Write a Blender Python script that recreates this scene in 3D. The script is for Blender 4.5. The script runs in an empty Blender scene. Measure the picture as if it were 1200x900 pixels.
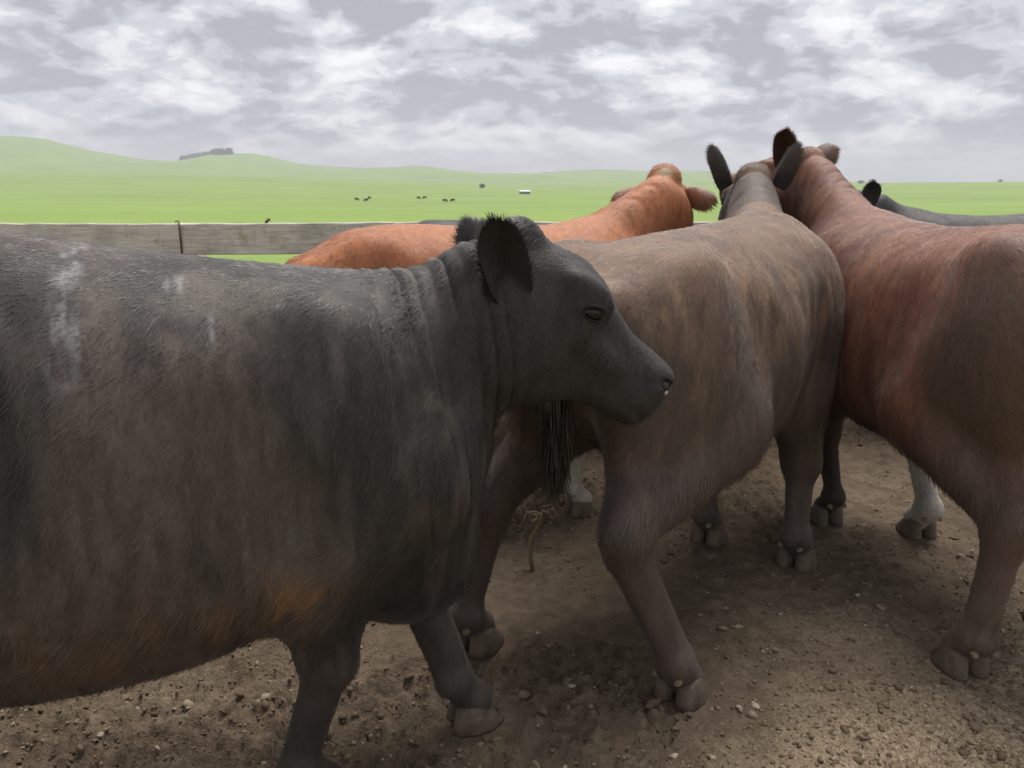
import bpy, math, time
import numpy as np
from mathutils import Vector, Matrix
T0 = time.time()
S = bpy.context.scene
COL = S.collection
rng = np.random.default_rng(7)
R = math.radians

# ------------------------------------------------------------------ camera
CAM_H, PITCH = 1.5, 14.7
cd = bpy.data.cameras.new('camera')
cam = bpy.data.objects.new('camera', cd)
COL.objects.link(cam)
cam.location = (0, 0, CAM_H)
cam.rotation_euler = (R(90 - PITCH), 0, 0)
cd.sensor_width = 36.0
cd.lens = 27.0
cd.clip_start = 0.05
cd.clip_end = 20000
S.camera = cam

# ------------------------------------------------------------------ light
SUN_EL, SUN_AZ = 66.0, 28.0        # azimuth measured from +Y towards +X
sd = bpy.data.lights.new('sun', 'SUN')
sd.energy = 2.2
sd.angle = R(38)
sd.color = (1.0, 0.95, 0.88)
so = bpy.data.objects.new('sun', sd)
COL.objects.link(so)
tosun = Vector((math.sin(R(SUN_AZ)) * math.cos(R(SUN_EL)), math.cos(R(SUN_AZ)) * math.cos(R(SUN_EL)), math.sin(R(SUN_EL))))
so.rotation_euler = tosun.to_track_quat('Z', 'Y').to_euler()
so.location = (0, 0, 30)

W = bpy.data.worlds.new('World')
S.world = W
W.use_nodes = True
S.view_settings.view_transform = 'Standard'
S.view_settings.look = 'None'
S.view_settings.exposure = 1.02
S.view_settings.gamma = 1.0
S.view_settings.use_curve_mapping = False
S.cycles.use_denoising = True
S.cycles.max_bounces = 6
S.cycles.volume_bounces = 0
S.cycles.use_adaptive_sampling = True


class NT:
    """small helper to write node trees"""
    def __init__(self, tree):
        self.t = tree
        self.t.nodes.clear()

    def n(self, typ, **kw):
        nd = self.t.nodes.new(typ)
        for k, v in kw.items():
            if k.startswith('i_'):
                key = k[2:]
                key = int(key) if key.isdigit() else key.replace('_', ' ')
                self.put(nd.inputs[key], v)
            else:
                setattr(nd, k, v)
        return nd

    def put(self, sock, v):
        if isinstance(v, bpy.types.NodeSocket):
            self.t.links.new(v, sock)
        elif isinstance(v, bpy.types.Node):
            self.t.links.new(v.outputs[0], sock)
        else:
            if hasattr(sock, 'default_value') and hasattr(sock.default_value, '__len__') and len(sock.default_value) == 4 and len(v) == 3:
                v = (*v, 1)
            sock.default_value = v

    def math(self, op, a, b=0.0, c=0.0, clamp=False):
        nd = self.t.nodes.new('ShaderNodeMath')
        nd.operation = op
        nd.use_clamp = clamp
        for i, v in enumerate((a, b, c)):
            self.put(nd.inputs[i], v)
        return nd.outputs[0]

    def mix(self, f, a, b, mode='MIX'):
        nd = self.t.nodes.new('ShaderNodeMix')
        nd.data_type = 'RGBA'
        nd.blend_type = mode
        nd.clamp_factor = True
        self.put(nd.inputs[0], f)
        self.put(nd.inputs[6], a)
        self.put(nd.inputs[7], b)
        return nd.outputs[2]

    def ramp(self, f, stops, interp='LINEAR'):
        nd = self.t.nodes.new('ShaderNodeValToRGB')
        cr = nd.color_ramp
        cr.interpolation = interp
        while len(cr.elements) < len(stops):
            cr.elements.new(0.5)
        for e, (p, c) in zip(cr.elements, stops):
            e.position = p
            e.color = (*c, 1) if len(c) == 3 else c
        self.put(nd.inputs[0], f)
        return nd.outputs[0]

    def noise(self, vec, scale, detail=4, rough=0.5, dist=0.0):
        nd = self.t.nodes.new('ShaderNodeTexNoise')
        self.put(nd.inputs['Vector'], vec)
        self.put(nd.inputs['Scale'], scale)
        self.put(nd.inputs['Detail'], detail)
        self.put(nd.inputs['Roughness'], rough)
        self.put(nd.inputs['Distortion'], dist)
        return nd.outputs['Fac']


def g3(v):
    return (v, v, v)


# sky: a clear NISHITA sky seen through gaps of a broken cloud layer, laid out on a horizontal plane
w = NT(W.node_tree)
tc = w.n('ShaderNodeTexCoord')
nrm = tc.outputs['Generated']
sep = w.n('ShaderNodeSeparateXYZ', i_0=nrm)
zz = w.math('ADD', w.math('MAXIMUM', sep.outputs[2], 0.0), 0.40)
px_ = w.math('DIVIDE', sep.outputs[0], zz)
py_ = w.math('DIVIDE', sep.outputs[1], zz)
cl = w.n('ShaderNodeCombineXYZ', i_0=w.math('ADD', px_, 1.7), i_1=w.math('ADD', py_, 7.4), i_2=0.0).outputs[0]
warp = w.n('ShaderNodeTexNoise', i_Vector=cl, i_Scale=4.0, i_Detail=4.0).outputs['Color']
cl2 = w.n('ShaderNodeVectorMath', operation='ADD', i_0=cl, i_1=w.n('ShaderNodeVectorMath', operation='SCALE', i_0=warp, i_Scale=0.13).outputs[0]).outputs[0]
big = w.noise(cl2, 3.9, 10, 0.56)
lit = w.noise(w.n('ShaderNodeVectorMath', operation='ADD', i_0=cl2, i_1=(0.015, -0.05, 0.0)).outputs[0], 3.9, 10, 0.56)
fine = w.noise(cl2, 13.0, 6, 0.6)
edge = w.math('MULTIPLY', w.math('SUBTRACT', big, lit), 1.6)
val = w.math('ADD', w.math('MULTIPLY', big, 1.0), w.math('MULTIPLY', w.math('SUBTRACT', fine, 0.5), 0.15))
val = w.math('SUBTRACT', val, edge)
cloud = w.ramp(val, [(0.33, (0.54, 0.55, 0.565)), (0.42, (0.455, 0.465, 0.48)), (0.50, (0.335, 0.350, 0.382)), (0.62, (0.215, 0.226, 0.258))], 'EASE')
sky = w.n('ShaderNodeTexSky', sky_type='NISHITA', sun_disc=False, sun_elevation=R(SUN_EL), sun_rotation=R(SUN_AZ))
skyc = w.mix(1.0, sky.outputs[0], g3(0.09), 'MULTIPLY')
cover = w.ramp(big, [(0.12, g3(0.0)), (0.24, g3(1.0))])
horizon = w.ramp(sep.outputs[2], [(0.0, g3(0.4)), (0.06, g3(0.0))], 'EASE')
cloudh = w.mix(horizon, cloud, (0.42, 0.45, 0.505))
allsky = w.mix(cover, skyc, cloudh)
bg = w.n('ShaderNodeBackground', i_Color=allsky, i_Strength=1.0)
wo = w.n('ShaderNodeOutputWorld', i_Surface=bg.outputs[0])


# ------------------------------------------------------------------ numpy helpers
def sstep(a, b, x):
    t = np.clip((x - a) / (b - a), 0, 1)
    return t * t * (3 - 2 * t)


def hash3(i, j, k, seed):
    n = (i.astype(np.int64) * 73856093) ^ (j.astype(np.int64) * 19349663) ^ (k.astype(np.int64) * 83492791) ^ (seed * 2654435761)
    n = (n ^ (n >> 13)) * 1274126177
    n = n & 0x7fffffff
    n = (n ^ (n >> 15)) * 2246822519 & 0x7fffffff
    return (n & 0xffff) / 65535.0


def vnoise(p, freq, seed=0):
    q = np.asarray(p, float) * freq + 100.0
    i = np.floor(q).astype(np.int64)
    f = q - i
    f = f * f * (3 - 2 * f)
    r = 0
    for dx in (0, 1):
        for dy in (0, 1):
            for dz in (0, 1):
                wgt = (f[:, 0] if dx else 1 - f[:, 0]) * (f[:, 1] if dy else 1 - f[:, 1]) * (f[:, 2] if dz else 1 - f[:, 2])
                r = r + wgt * hash3(i[:, 0] + dx, i[:, 1] + dy, i[:, 2] + dz, seed)
    return r


def fbm(p, freq, octs=4, seed=0, gain=0.5):
    a, s, t = 1.0, 0.0, 0.0
    for o in range(octs):
        s = s + a * vnoise(p, freq * 2 ** o, seed + 17 * o)
        t += a
        a *= gain
    return s / t


def lerp(a, b, t):
    t = np.asarray(t)
    if np.ndim(t) == 1 and (np.ndim(a) == 2 or np.ndim(b) == 2 or np.ndim(a) == 1 and len(a) == 3):
        t = t[:, None]
    return np.asarray(a) * (1 - t) + np.asarray(b) * t


def mesh_np(name, V, F, smooth=True):
    """V (n,3); F (m,k) one face size, or list of tuples"""
    me = bpy.data.meshes.new(name)
    V = np.ascontiguousarray(V, np.float32)
    if isinstance(F, np.ndarray):
        m, k = F.shape
        me.vertices.add(len(V))
        me.vertices.foreach_set('co', V.ravel())
        me.loops.add(m * k)
        me.loops.foreach_set('vertex_index', F.astype(np.int32).ravel())
        me.polygons.add(m)
        me.polygons.foreach_set('loop_start', np.arange(0, m * k, k, dtype=np.int32))
        me.update(calc_edges=True)
        me.validate()
    else:
        me.from_pydata(V.tolist(), [], F)
    if smooth:
        me.polygons.foreach_set('use_smooth', np.ones(len(me.polygons), bool))
    return me


def link(name, data, mat=None, parent=None, **props):
    o = bpy.data.objects.new(name, data)
    COL.objects.link(o)
    if mat is not None and data is not None:
        if not len(data.materials):
            data.materials.append(mat)
    if parent is not None:
        o.parent = parent
    for k, v in props.items():
        o[k] = v
    return o


def material(name):
    m = bpy.data.materials.new(name)
    m.use_nodes = True
    return m, NT(m.node_tree)


def principled(name, color=None, rough=0.6, spec=0.4, bump=None, build=None):
    m, t = material(name)
    b = t.n('ShaderNodeBsdfPrincipled')
    out = t.n('ShaderNodeOutputMaterial', i_Surface=b.outputs[0])
    b.inputs['Roughness'].default_value = rough
    b.inputs['Specular IOR Level'].default_value = spec
    if color is not None:
        b.inputs['Base Color'].default_value = (*color, 1)
    if build:
        build(t, b)
    return m


def icosphere(sub=1):
    import bmesh
    bm = bmesh.new()
    bmesh.ops.create_icosphere(bm, subdivisions=sub, radius=1.0)
    V = np.array([v.co[:] for v in bm.verts])
    F = np.array([[v.index for v in f.verts] for f in bm.faces])
    bm.free()
    return V, F


# ------------------------------------------------------------------ materials
def b_dirt(t, b):
    o = t.n('ShaderNodeTexCoord').outputs['Object']
    n1 = t.noise(o, 1.3, 5, 0.6)
    n2 = t.noise(o, 14, 6, 0.65)
    n3 = t.noise(o, 95, 5, 0.7)
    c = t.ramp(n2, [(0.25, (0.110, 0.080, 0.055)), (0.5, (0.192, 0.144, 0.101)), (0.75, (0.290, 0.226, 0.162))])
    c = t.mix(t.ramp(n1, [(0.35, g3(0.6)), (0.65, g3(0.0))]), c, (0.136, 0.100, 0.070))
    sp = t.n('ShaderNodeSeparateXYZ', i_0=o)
    dry = t.math('ADD', t.math('SUBTRACT', t.math('MULTIPLY', sp.outputs[0], 0.55), t.math('MULTIPLY', sp.outputs[1], 0.75)), t.math('MULTIPLY', n1, 1.6))  # pale dry gravel near right; also paints in brighter light there, shade mid-pen
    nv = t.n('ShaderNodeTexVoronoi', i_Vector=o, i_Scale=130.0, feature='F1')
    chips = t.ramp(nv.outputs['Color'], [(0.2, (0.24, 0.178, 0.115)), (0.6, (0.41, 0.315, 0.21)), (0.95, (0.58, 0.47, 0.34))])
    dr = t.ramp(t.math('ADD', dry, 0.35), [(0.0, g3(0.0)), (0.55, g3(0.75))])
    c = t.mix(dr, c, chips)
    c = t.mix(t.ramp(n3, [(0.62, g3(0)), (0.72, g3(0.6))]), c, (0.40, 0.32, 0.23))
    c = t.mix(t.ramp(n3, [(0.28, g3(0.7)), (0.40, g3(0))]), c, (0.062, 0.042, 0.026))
    t.put(b.inputs['Base Color'], c)
    n5 = t.noise(o, 38, 5, 0.7, 0.5)
    h = t.math('ADD', t.math('ADD', t.math('MULTIPLY', n3, 0.7), t.math('MULTIPLY', n5, 1.3)), n2)
    bp = t.n('ShaderNodeBump', i_Height=h, i_Strength=0.9, i_Distance=0.022)
    t.put(b.inputs['Normal'], bp.outputs[0])


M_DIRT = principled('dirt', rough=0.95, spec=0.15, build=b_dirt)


def b_gravel(t, b):
    a = t.n('ShaderNodeAttribute', attribute_name='tint')
    o = t.n('ShaderNodeTexCoord').outputs['Object']
    n3 = t.noise(o, 120, 4, 0.7)
    c = t.mix(t.ramp(n3, [(0.3, g3(0.5)), (0.7, g3(0.0))]), a.outputs['Color'], (0.07, 0.048, 0.03))
    t.put(b.inputs['Base Color'], c)
    t.put(b.inputs['Normal'], t.n('ShaderNodeBump', i_Height=n3, i_Strength=0.6, i_Distance=0.004).outputs[0])


M_GRAVEL = principled('gravel', rough=0.95, spec=0.15, build=b_gravel)


def b_grass(t, b):
    o = t.n('ShaderNodeTexCoord').outputs['Object']
    n1 = t.noise(o, 0.004, 5, 0.6)
    n2 = t.noise(o, 0.03, 6, 0.65)
    n3 = t.noise(o, 0.5, 5, 0.7)
    c = t.ramp(n2, [(0.3, (0.180, 0.258, 0.070)), (0.7, (0.245, 0.325, 0.090))])
    c = t.mix(t.ramp(n1, [(0.35, g3(0.0)), (0.65, g3(0.55))]), c, (0.195, 0.285, 0.095))
    c = t.mix(t.ramp(n3, [(0.3, g3(0.35)), (0.6, g3(0.0))]), c, (0.145, 0.245, 0.040))
    n4 = t.noise(o, 0.011, 6, 0.7, 0.4)
    c = t.mix(t.ramp(n4, [(0.48, g3(0.0)), (0.64, g3(0.6))]), c, (0.165, 0.215, 0.085))  # olive scrub patches that also paint in cloud shadow on the hills
    t.put(b.inputs['Base Color'], c)


M_GRASS = principled('grass', rough=0.9, spec=0.1, build=b_grass)


def b_wood(t, b):
    o = t.n('ShaderNodeTexCoord').outputs['Object']
    mp = t.n('ShaderNodeMapping', i_Vector=o)
    mp.inputs['Scale'].default_value = (1.2, 14, 14)
    gr = t.noise(mp.outputs[0], 3.0, 6, 0.65, 0.6)
    n1 = t.noise(o, 2.6, 6, 0.65)
    n2 = t.noise(o, 9, 5, 0.6)
    c = t.ramp(gr, [(0.3, (0.42, 0.38, 0.32)), (0.5, (0.60, 0.555, 0.48)), (0.7, (0.68, 0.64, 0.56))])
    c = t.mix(t.ramp(n1, [(0.48, g3(0)), (0.6, g3(0.35))]), c, (0.18, 0.16, 0.13))
    c = t.mix(t.ramp(n2, [(0.55, g3(0)), (0.7, g3(0.6))]), c, (0.30, 0.27, 0.12))
    t.put(b.inputs['Base Color'], c)
    t.put(b.inputs['Normal'], t.n('ShaderNodeBump', i_Height=gr, i_Strength=0.7, i_Distance=0.01).outputs[0])


M_WOOD = principled('weathered_wood', rough=0.9, spec=0.15, build=b_wood)
M_WIRE = principled('rusty_wire', (0.12, 0.075, 0.05), 0.7, 0.4)
M_TAG = principled('tag_plastic', (0.72, 0.50, 0.06), 0.45, 0.4)
M_TAGW = principled('tag_print', (0.75, 0.72, 0.62), 0.5, 0.4)
M_EYE = principled('eyeball', (0.004, 0.003, 0.003), 0.04, 0.35)
M_NOSTRIL = principled('nostril_lining', (0.05, 0.035, 0.035), 0.25, 0.5)
M_SNOT = principled('nose_discharge', (0.46, 0.41, 0.36), 0.25, 0.5)


def b_coat(t, b):
    a = t.n('ShaderNodeAttribute', attribute_name='coat')
    o = t.n('ShaderNodeTexCoord').outputs['Object']
    mp = t.n('ShaderNodeMapping', i_Vector=o)
    mp.inputs['Rotation'].default_value = (0, R(35), 0)
    mp.inputs['Scale'].default_value = (3.2, 1.5, 0.8)
    n = t.noise(mp.outputs[0], 60, 4, 0.7)
    c = t.mix(0.75, a.outputs['Color'], t.ramp(n, [(0.3, g3(0.55)), (0.7, g3(1.25))]), 'MULTIPLY')
    t.put(b.inputs['Base Color'], c)
    wt = t.n('ShaderNodeAttribute', attribute_name='wet')
    t.put(b.inputs['Roughness'], t.math('SUBTRACT', 0.62, t.math('MULTIPLY', wt.outputs['Fac'], 0.34)))
    t.put(b.inputs['Normal'], t.n('ShaderNodeBump', i_Height=n, i_Strength=0.25, i_Distance=0.004).outputs[0])
    b.inputs['Sheen Weight'].default_value = 0.12
    b.inputs['Sheen Roughness'].default_value = 0.4


M_COAT = principled('coat', rough=0.62, spec=0.3, build=b_coat)


def b_hair(t, b):
    a = t.n('ShaderNodeAttribute', attribute_name='coat')
    t.put(b.inputs['Base Color'], a.outputs['Color'])
    # fur is lit mostly like the skin it lies on
    fn = t.n('ShaderNodeAttribute', attribute_name='fur_normal')
    tr = t.n('ShaderNodeVectorTransform', vector_type='NORMAL', convert_from='OBJECT', convert_to='WORLD', i_Vector=fn.outputs['Vector'])
    ge = t.n('ShaderNodeNewGeometry')
    g2 = t.n('ShaderNodeVectorMath', operation='SCALE', i_0=ge.outputs['Normal'], i_Scale=0.55)
    ad = t.n('ShaderNodeVectorMath', operation='ADD', i_0=tr.outputs[0], i_1=g2.outputs[0])
    t.put(b.inputs['Normal'], t.n('ShaderNodeVectorMath', operation='NORMALIZE', i_0=ad.outputs[0]).outputs[0])


M_HAIR = principled('hair', rough=0.44, spec=0.6, build=b_hair)


def b_hoof(t, b):
    o = t.n('ShaderNodeTexCoord').outputs['Object']
    n = t.noise(o, 30, 5, 0.7)
    t.put(b.inputs['Base Color'], t.ramp(n, [(0.3, (0.065, 0.048, 0.035)), (0.7, (0.155, 0.118, 0.085))]))
    t.put(b.inputs['Normal'], t.n('ShaderNodeBump', i_Height=n, i_Strength=0.5, i_Distance=0.005).outputs[0])


M_HOOF = principled('hoof_horn', rough=0.75, spec=0.3, build=b_hoof)


def b_dew(t, b):
    o = t.n('ShaderNodeTexCoord').outputs['Object']
    n = t.noise(o, 70, 5, 0.7)
    t.put(b.inputs['Base Color'], t.ramp(n, [(0.3, (0.09, 0.065, 0.045)), (0.7, (0.28, 0.21, 0.135))]))


M_DEW = principled('dewclaw_horn', rough=0.7, spec=0.3, build=b_dew)

# ------------------------------------------------------------------ terrain
def wpix(v, r):
    """height that shows on picture row v (of 900) at horizontal distance r straight ahead of the camera"""
    return CAM_H + r * 0.00104 * (214.0 - v)


US = np.array([-900, -300, 0, 60, 110, 160, 210, 250, 300, 340, 400, 480, 560, 640, 700, 760, 850, 985, 1050, 1200, 1500, 2100], float)
SKY = np.array([185, 170, 163, 168, 178, 186, 188, 181, 183, 191, 196, 198, 204, 203, 202, 207, 212, 220, 222, 224, 220, 215], float)
BRK = np.array([206, 204, 203, 203, 204, 204, 205, 206, 207, 208, 210, 213, 216, 217, 217, 217, 216, 216, 214, 213, 212, 213], float)


def build_field():
    na, nr = 300, 130
    th = np.linspace(-math.pi, math.pi, na, endpoint=False)
    rr = np.concatenate([[0.0], np.geomspace(3.0, 5000.0, nr)])
    TH, RR = np.meshgrid(th, rr, indexing='ij')
    front = np.clip(TH, -1.25, 1.25)
    U = 600 + 900 * 1.034 * np.tan(front)
    sk = np.interp(U, US, SKY)
    bk = np.interp(U, US, BRK)
    c = np.cos(front)
    lr = np.log(np.maximum(RR, 1.0))
    kr = np.log(np.array([1, 7, 25, 60, 200, 400, 800, 1050, 2200, 3000, 5000.0]))
    hz = [np.full_like(RR, -0.12), np.full_like(RR, -0.12), np.full_like(RR, -0.35)]
    for v, r in ((250, 60), (237, 200), (225, 400)):
        hz.append(CAM_H + r * 0.00104 * (214 - v) * c)
    hz.append(CAM_H + 800 * 0.00104 * (214 - bk) * c)
    hz.append(CAM_H + 1050 * 0.00104 * (214 - np.maximum(bk + 3, sk)) * c)
    hz.append(CAM_H + 2200 * 0.00104 * (214 - sk) * c)
    hz.append(CAM_H + 3000 * 0.00104 * (214 - sk - 14) * c)
    hz.append(np.full_like(RR, -60.0))
    hz = np.stack(hz)
    idx = np.clip(np.searchsorted(kr, lr.ravel(), side='right') - 1, 0, len(kr) - 2).reshape(lr.shape)
    t = (lr - kr[idx]) / (kr[idx + 1] - kr[idx])
    t = np.clip(t, 0, 1)
    t = 0.5 * t + 0.5 * t * t * (3 - 2 * t)
    z0 = np.take_along_axis(hz, idx[None], 0)[0]
    z1 = np.take_along_axis(hz, (idx + 1)[None], 0)[0]
    Z = z0 + (z1 - z0) * t
    X, Y = RR * np.sin(TH), RR * np.cos(TH)
    P = np.stack([X.ravel(), Y.ravel(), np.zeros(X.size)], 1)
    n = (fbm(P, 1 / 420, 4, 3) - 0.5).reshape(X.shape)
    Z = Z + n * 38 * sstep(900, 1500, RR) * (1 - 0.75 * sstep(1900, 2200, RR) * (RR < 2500))
    rd = (1 - np.abs(fbm(P * [1.0, 0.6, 1], 1 / 330, 3, 8) - 0.5) * 4).reshape(X.shape)
    Z = Z + np.maximum(rd, 0) * 13 * sstep(1000, 1350, RR) * sstep(2050, 1700, RR)
    n = (fbm(P, 1 / 60, 3, 5) - 0.5).reshape(X.shape)
    Z = Z + n * 1.2 * sstep(60, 200, RR) * (1 - sstep(500, 700, RR))
    V = np.stack([X, Y, Z], -1).reshape(-1, 3)
    n1 = nr + 1
    I = np.arange(na)[:, None] * n1 + np.arange(nr)[None]
    J = ((np.arange(na) + 1) % na)[:, None] * n1 + np.arange(nr)[None]
    F = np.stack([I, I + 1, J + 1, J], -1).reshape(-1, 4)[:, ::-1]
    me = mesh_np('field', V, F)
    o = link('field', me, M_GRASS, kind='structure')
    return V.reshape(na, n1, 3)


FIELD = build_field()


def field_z(x, y):
    """ground height of the field at a point in front of the camera"""
    th = math.atan2(x, y)
    r = math.hypot(x, y)
    na, n1, _ = FIELD.shape
    a = (th + math.pi) / (2 * math.pi) * na
    i = int(a) % na
    ta = a - int(a)
    rr = np.hypot(FIELD[i, :, 0], FIELD[i, :, 1])
    z0 = np.interp(r, rr, FIELD[i, :, 2])
    z1 = np.interp(r, rr, FIELD[(i + 1) % na, :, 2])
    return float(z0 * (1 - ta) + z1 * ta)


# where the four near animals stand: place, heading, size and hooves (in the animal's own frame)
LEG0 = {'LH': (-0.60, 0.17), 'RH': (-0.60, -0.17), 'LF': (0.42, 0.16), 'RF': (0.42, -0.16)}
POSE = {
    'black': dict(loc=(-0.83, 1.61, 0), heading=19, scale=1.02, feet={'RF': (0.335, -0.14), 'LF': (0.76, 0.04), 'LH': (-0.52, 0.17), 'RH': (-0.75, -0.17)}),
    'brown': dict(loc=(0.69, 2.72, 0), heading=48, scale=1.03, feet={'LH': (-0.84, 0.29), 'RH': (-0.62, -0.33), 'LF': (0.36, 0.10), 'RF': (0.40, -0.26)}),
    'red': dict(loc=(1.60, 2.87, 0), heading=99, scale=1.03, feet={'LH': (-0.66, 0.27), 'RH': (-0.50, -0.2), 'LF': (0.40, 0.10), 'RF': (0.22, -0.22)}),
    'orange': dict(loc=(-0.12, 3.36, 0), heading=19, scale=1.0, feet={}),
}
HOOFPRINTS = []
for q in POSE.values():
    for leg, rest in LEG0.items():
        fx_, fy_ = q['feet'].get(leg, rest)[:2]
        fx_, fy_ = (fx_ + 0.01) * q['scale'], fy_ * q['scale']
        ca_, sa_ = math.cos(R(q['heading'])), math.sin(R(q['heading']))
        HOOFPRINTS.append((q['loc'][0] + fx_ * ca_ - fy_ * sa_, q['loc'][1] + fx_ * sa_ + fy_ * ca_))


def dirt_height(P):
    h = loose_dirt(P)
    for x, y in HOOFPRINTS:
        d = np.hypot(P[:, 0] - x, P[:, 1] - y)
        h = h + (-0.004 - h) * sstep(0.17, 0.09, d)
    return h


def loose_dirt(P):
    h = 0.05 * (fbm(P, 0.9, 3, 11) - 0.5) + 0.050 * (fbm(P, 6.0, 3, 12) - 0.5)
    cl = fbm(P, 22.0, 3, 13, 0.6)
    amt = 0.35 + 0.9 * sstep(0.35, 0.65, fbm(P, 1.1, 2, 14))
    h += 0.044 * (np.abs(cl - 0.5) * 2) * amt
    h += 0.017 * sstep(0.52, 0.72, fbm(P, 30.0, 2, 15)) * amt
    return h - 0.012


def dh(x, y):
    return float(dirt_height(np.array([[x, y, 0.0]]))[0])


def build_pen():
    x0, x1, y0, y1, st = -3.2, 4.2, 0.5, 5.6, 0.0125
    xs = np.arange(x0, x1, st)
    ys = np.arange(y0, y1, st)
    X, Y = np.meshgrid(xs, ys, indexing='ij')
    P = np.stack([X.ravel(), Y.ravel(), np.zeros(X.size)], 1)
    P[:, 2] = dirt_height(P)
    nx, ny = len(xs), len(ys)
    I = (np.arange(nx - 1)[:, None] * ny + np.arange(ny - 1)[None])
    F = np.stack([I, I + ny, I + ny + 1, I + 1], -1).reshape(-1, 4)
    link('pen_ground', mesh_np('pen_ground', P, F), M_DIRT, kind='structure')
    # the trampled yard goes on round the camera
    V = np.array([(-9, -6, -0.055), (9, -6, -0.055), (9, 6.4, -0.055), (-9, 6.4, -0.055)], float)
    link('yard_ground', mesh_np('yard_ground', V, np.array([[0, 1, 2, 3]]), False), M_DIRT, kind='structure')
    # clods and gravel
    bv, bf = icosphere(1)
    N = 42000
    r = rng.random((N, 3))
    Y = 1.35 + 3.2 * r[:, 0] ** 1.5
    X = (r[:, 1] * 2 - 1) * (0.35 + Y * 0.72)
    big = rng.random(N)
    size = 0.0020 + 0.0080 * big ** 4 + 0.007 * (big > 0.99)
    dens = fbm(np.stack([X, Y, 0 * X], 1), 2.0, 2, 21)
    keep = dens + 0.35 * rng.random(N) > 0.5
    X, Y, size = X[keep], Y[keep], size[keep]
    n = len(X)
    C = np.stack([X, Y, dirt_height(np.stack([X, Y, 0 * X], 1)) + size * 0.1], 1)
    sc = rng.uniform(0.55, 1.35, (n, 1, 3)) * size[:, None, None]
    sc[:, :, 2] *= 0.6
    jit = rng.uniform(0.45, 1.5, (n, len(bv), 1))
    ang = rng.uniform(0, 6.28, n)
    vv = bv[None] * jit * sc
    ca, sa = np.cos(ang)[:, None], np.sin(ang)[:, None]
    vv = np.stack([vv[..., 0] * ca - vv[..., 1] * sa, vv[..., 0] * sa + vv[..., 1] * ca, vv[..., 2]], -1) + C[:, None]
    F = (bf[None] + (np.arange(n) * len(bv))[:, None, None]).reshape(-1, 3)
    me = mesh_np('gravel', vv.reshape(-1, 3), F, False)
    base = np.array([[0.15, 0.11, 0.073], [0.22, 0.165, 0.112], [0.30, 0.235, 0.165], [0.40, 0.33, 0.25]])
    col = base[rng.choice(4, n, p=[0.52, 0.36, 0.10, 0.02])] * rng.uniform(0.75, 1.2, (n, 1))
    at = me.attributes.new('tint', 'FLOAT_COLOR', 'POINT')
    at.data.foreach_set('color', np.repeat(np.concatenate([col, np.ones((n, 1))], 1), len(bv), 0).astype(np.float32).ravel())
    link('gravel', me, M_GRAVEL, kind='stuff', label='loose gravel and crumbled clods scattered over the dirt yard', category='gravel')
    # stones large enough to pick out
    bv, bf = icosphere(2)
    spots = [(1032, 713, .021, (0.36, 0.25, 0.16), 'flat tan stone lying alone on the dirt among small gravel'),
             (792, 888, .013, (0.44, 0.38, 0.30), None), (669, 816, .012, (0.42, 0.36, 0.29), None),
             (866, 829, .011, (0.42, 0.36, 0.28), None), (832, 891, .014, (0.46, 0.40, 0.32), None),
             (764, 834, .024, (0.15, 0.105, 0.07), 'dark clod of dirt lying before the walking brown animal'),
             (885, 828, .014, (0.45, 0.38, 0.29), None), (1005, 700, .010, (0.50, 0.44, 0.36), None), (630, 747, .012, (0.42, 0.37, 0.30), None),
             (120, 868, .012, (0.38, 0.33, 0.27), None), (178, 880, .010, (0.48, 0.43, 0.36), None), (158, 836, .018, (0.36, 0.31, 0.25), None)]
    for u, v, s, c, lab in spots:
        p = R(PITCH)
        dx, dy = (u - 600) / 900, (450 - v) / 900
        ry, rz = math.cos(p) + dy * math.sin(p), -math.sin(p) + dy * math.cos(p)
        t_ = -CAM_H / rz
        x, y = dx * t_, ry * t_
        q = np.round(bv * 1.6) / 1.6 * rng.uniform(0.7, 1.1, (len(bv), 1)) * np.array([1.2, 0.9, 0.6]) * s
        me = mesh_np('stone', q, bf, False)
        at = me.attributes.new('tint', 'FLOAT_COLOR', 'POINT')
        at.data.foreach_set('color', np.tile(np.array([*c, 1], np.float32), len(bv)))
        o = link('stone' if s < .022 else 'dirt_clod', me, M_GRAVEL, category='stone' if s < .022 else 'clod',
                 label=lab or 'small pale stone lying loose on the trampled dirt')
        if not lab:
            o['group'] = 'small pale stones on the dirt'
        o.location = (x, y, dh(x, y) + s * 0.12)
        o.rotation_euler = (0.2, 0.1, u)


build_pen()


# ------------------------------------------------------------------ fence
def box_np(x0, x1, y0, y1, z0, z1, nx=1, bend=None):
    """rounded-edge board along x with nx segments and rough edges"""
    b = min(0.006, (y1 - y0) / 4)
    prof = [(y0 + b, z0), (y1 - b, z0), (y1, z0 + b), (y1, z1 - b), (y1 - b, z1), (y0 + b, z1), (y0, z1 - b), (y0, z0 + b)]
    xs = np.linspace(x0, x1, nx + 1)
    V = np.array([[(x, p[0], p[1]) for p in prof] for x in xs])
    if bend is not None:
        V = bend(V)
    m = len(prof)
    V = V.reshape(-1, 3)
    F = []
    for i in range(nx):
        for j in range(m):
            a, b_ = i * m + j, i * m + (j + 1) % m
            F.append((a, b_, b_ + m, a + m))
    F.append(tuple(range(m))[::-1])
    F.append(tuple(nx * m + j for j in range(m)))
    return V, F


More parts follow.
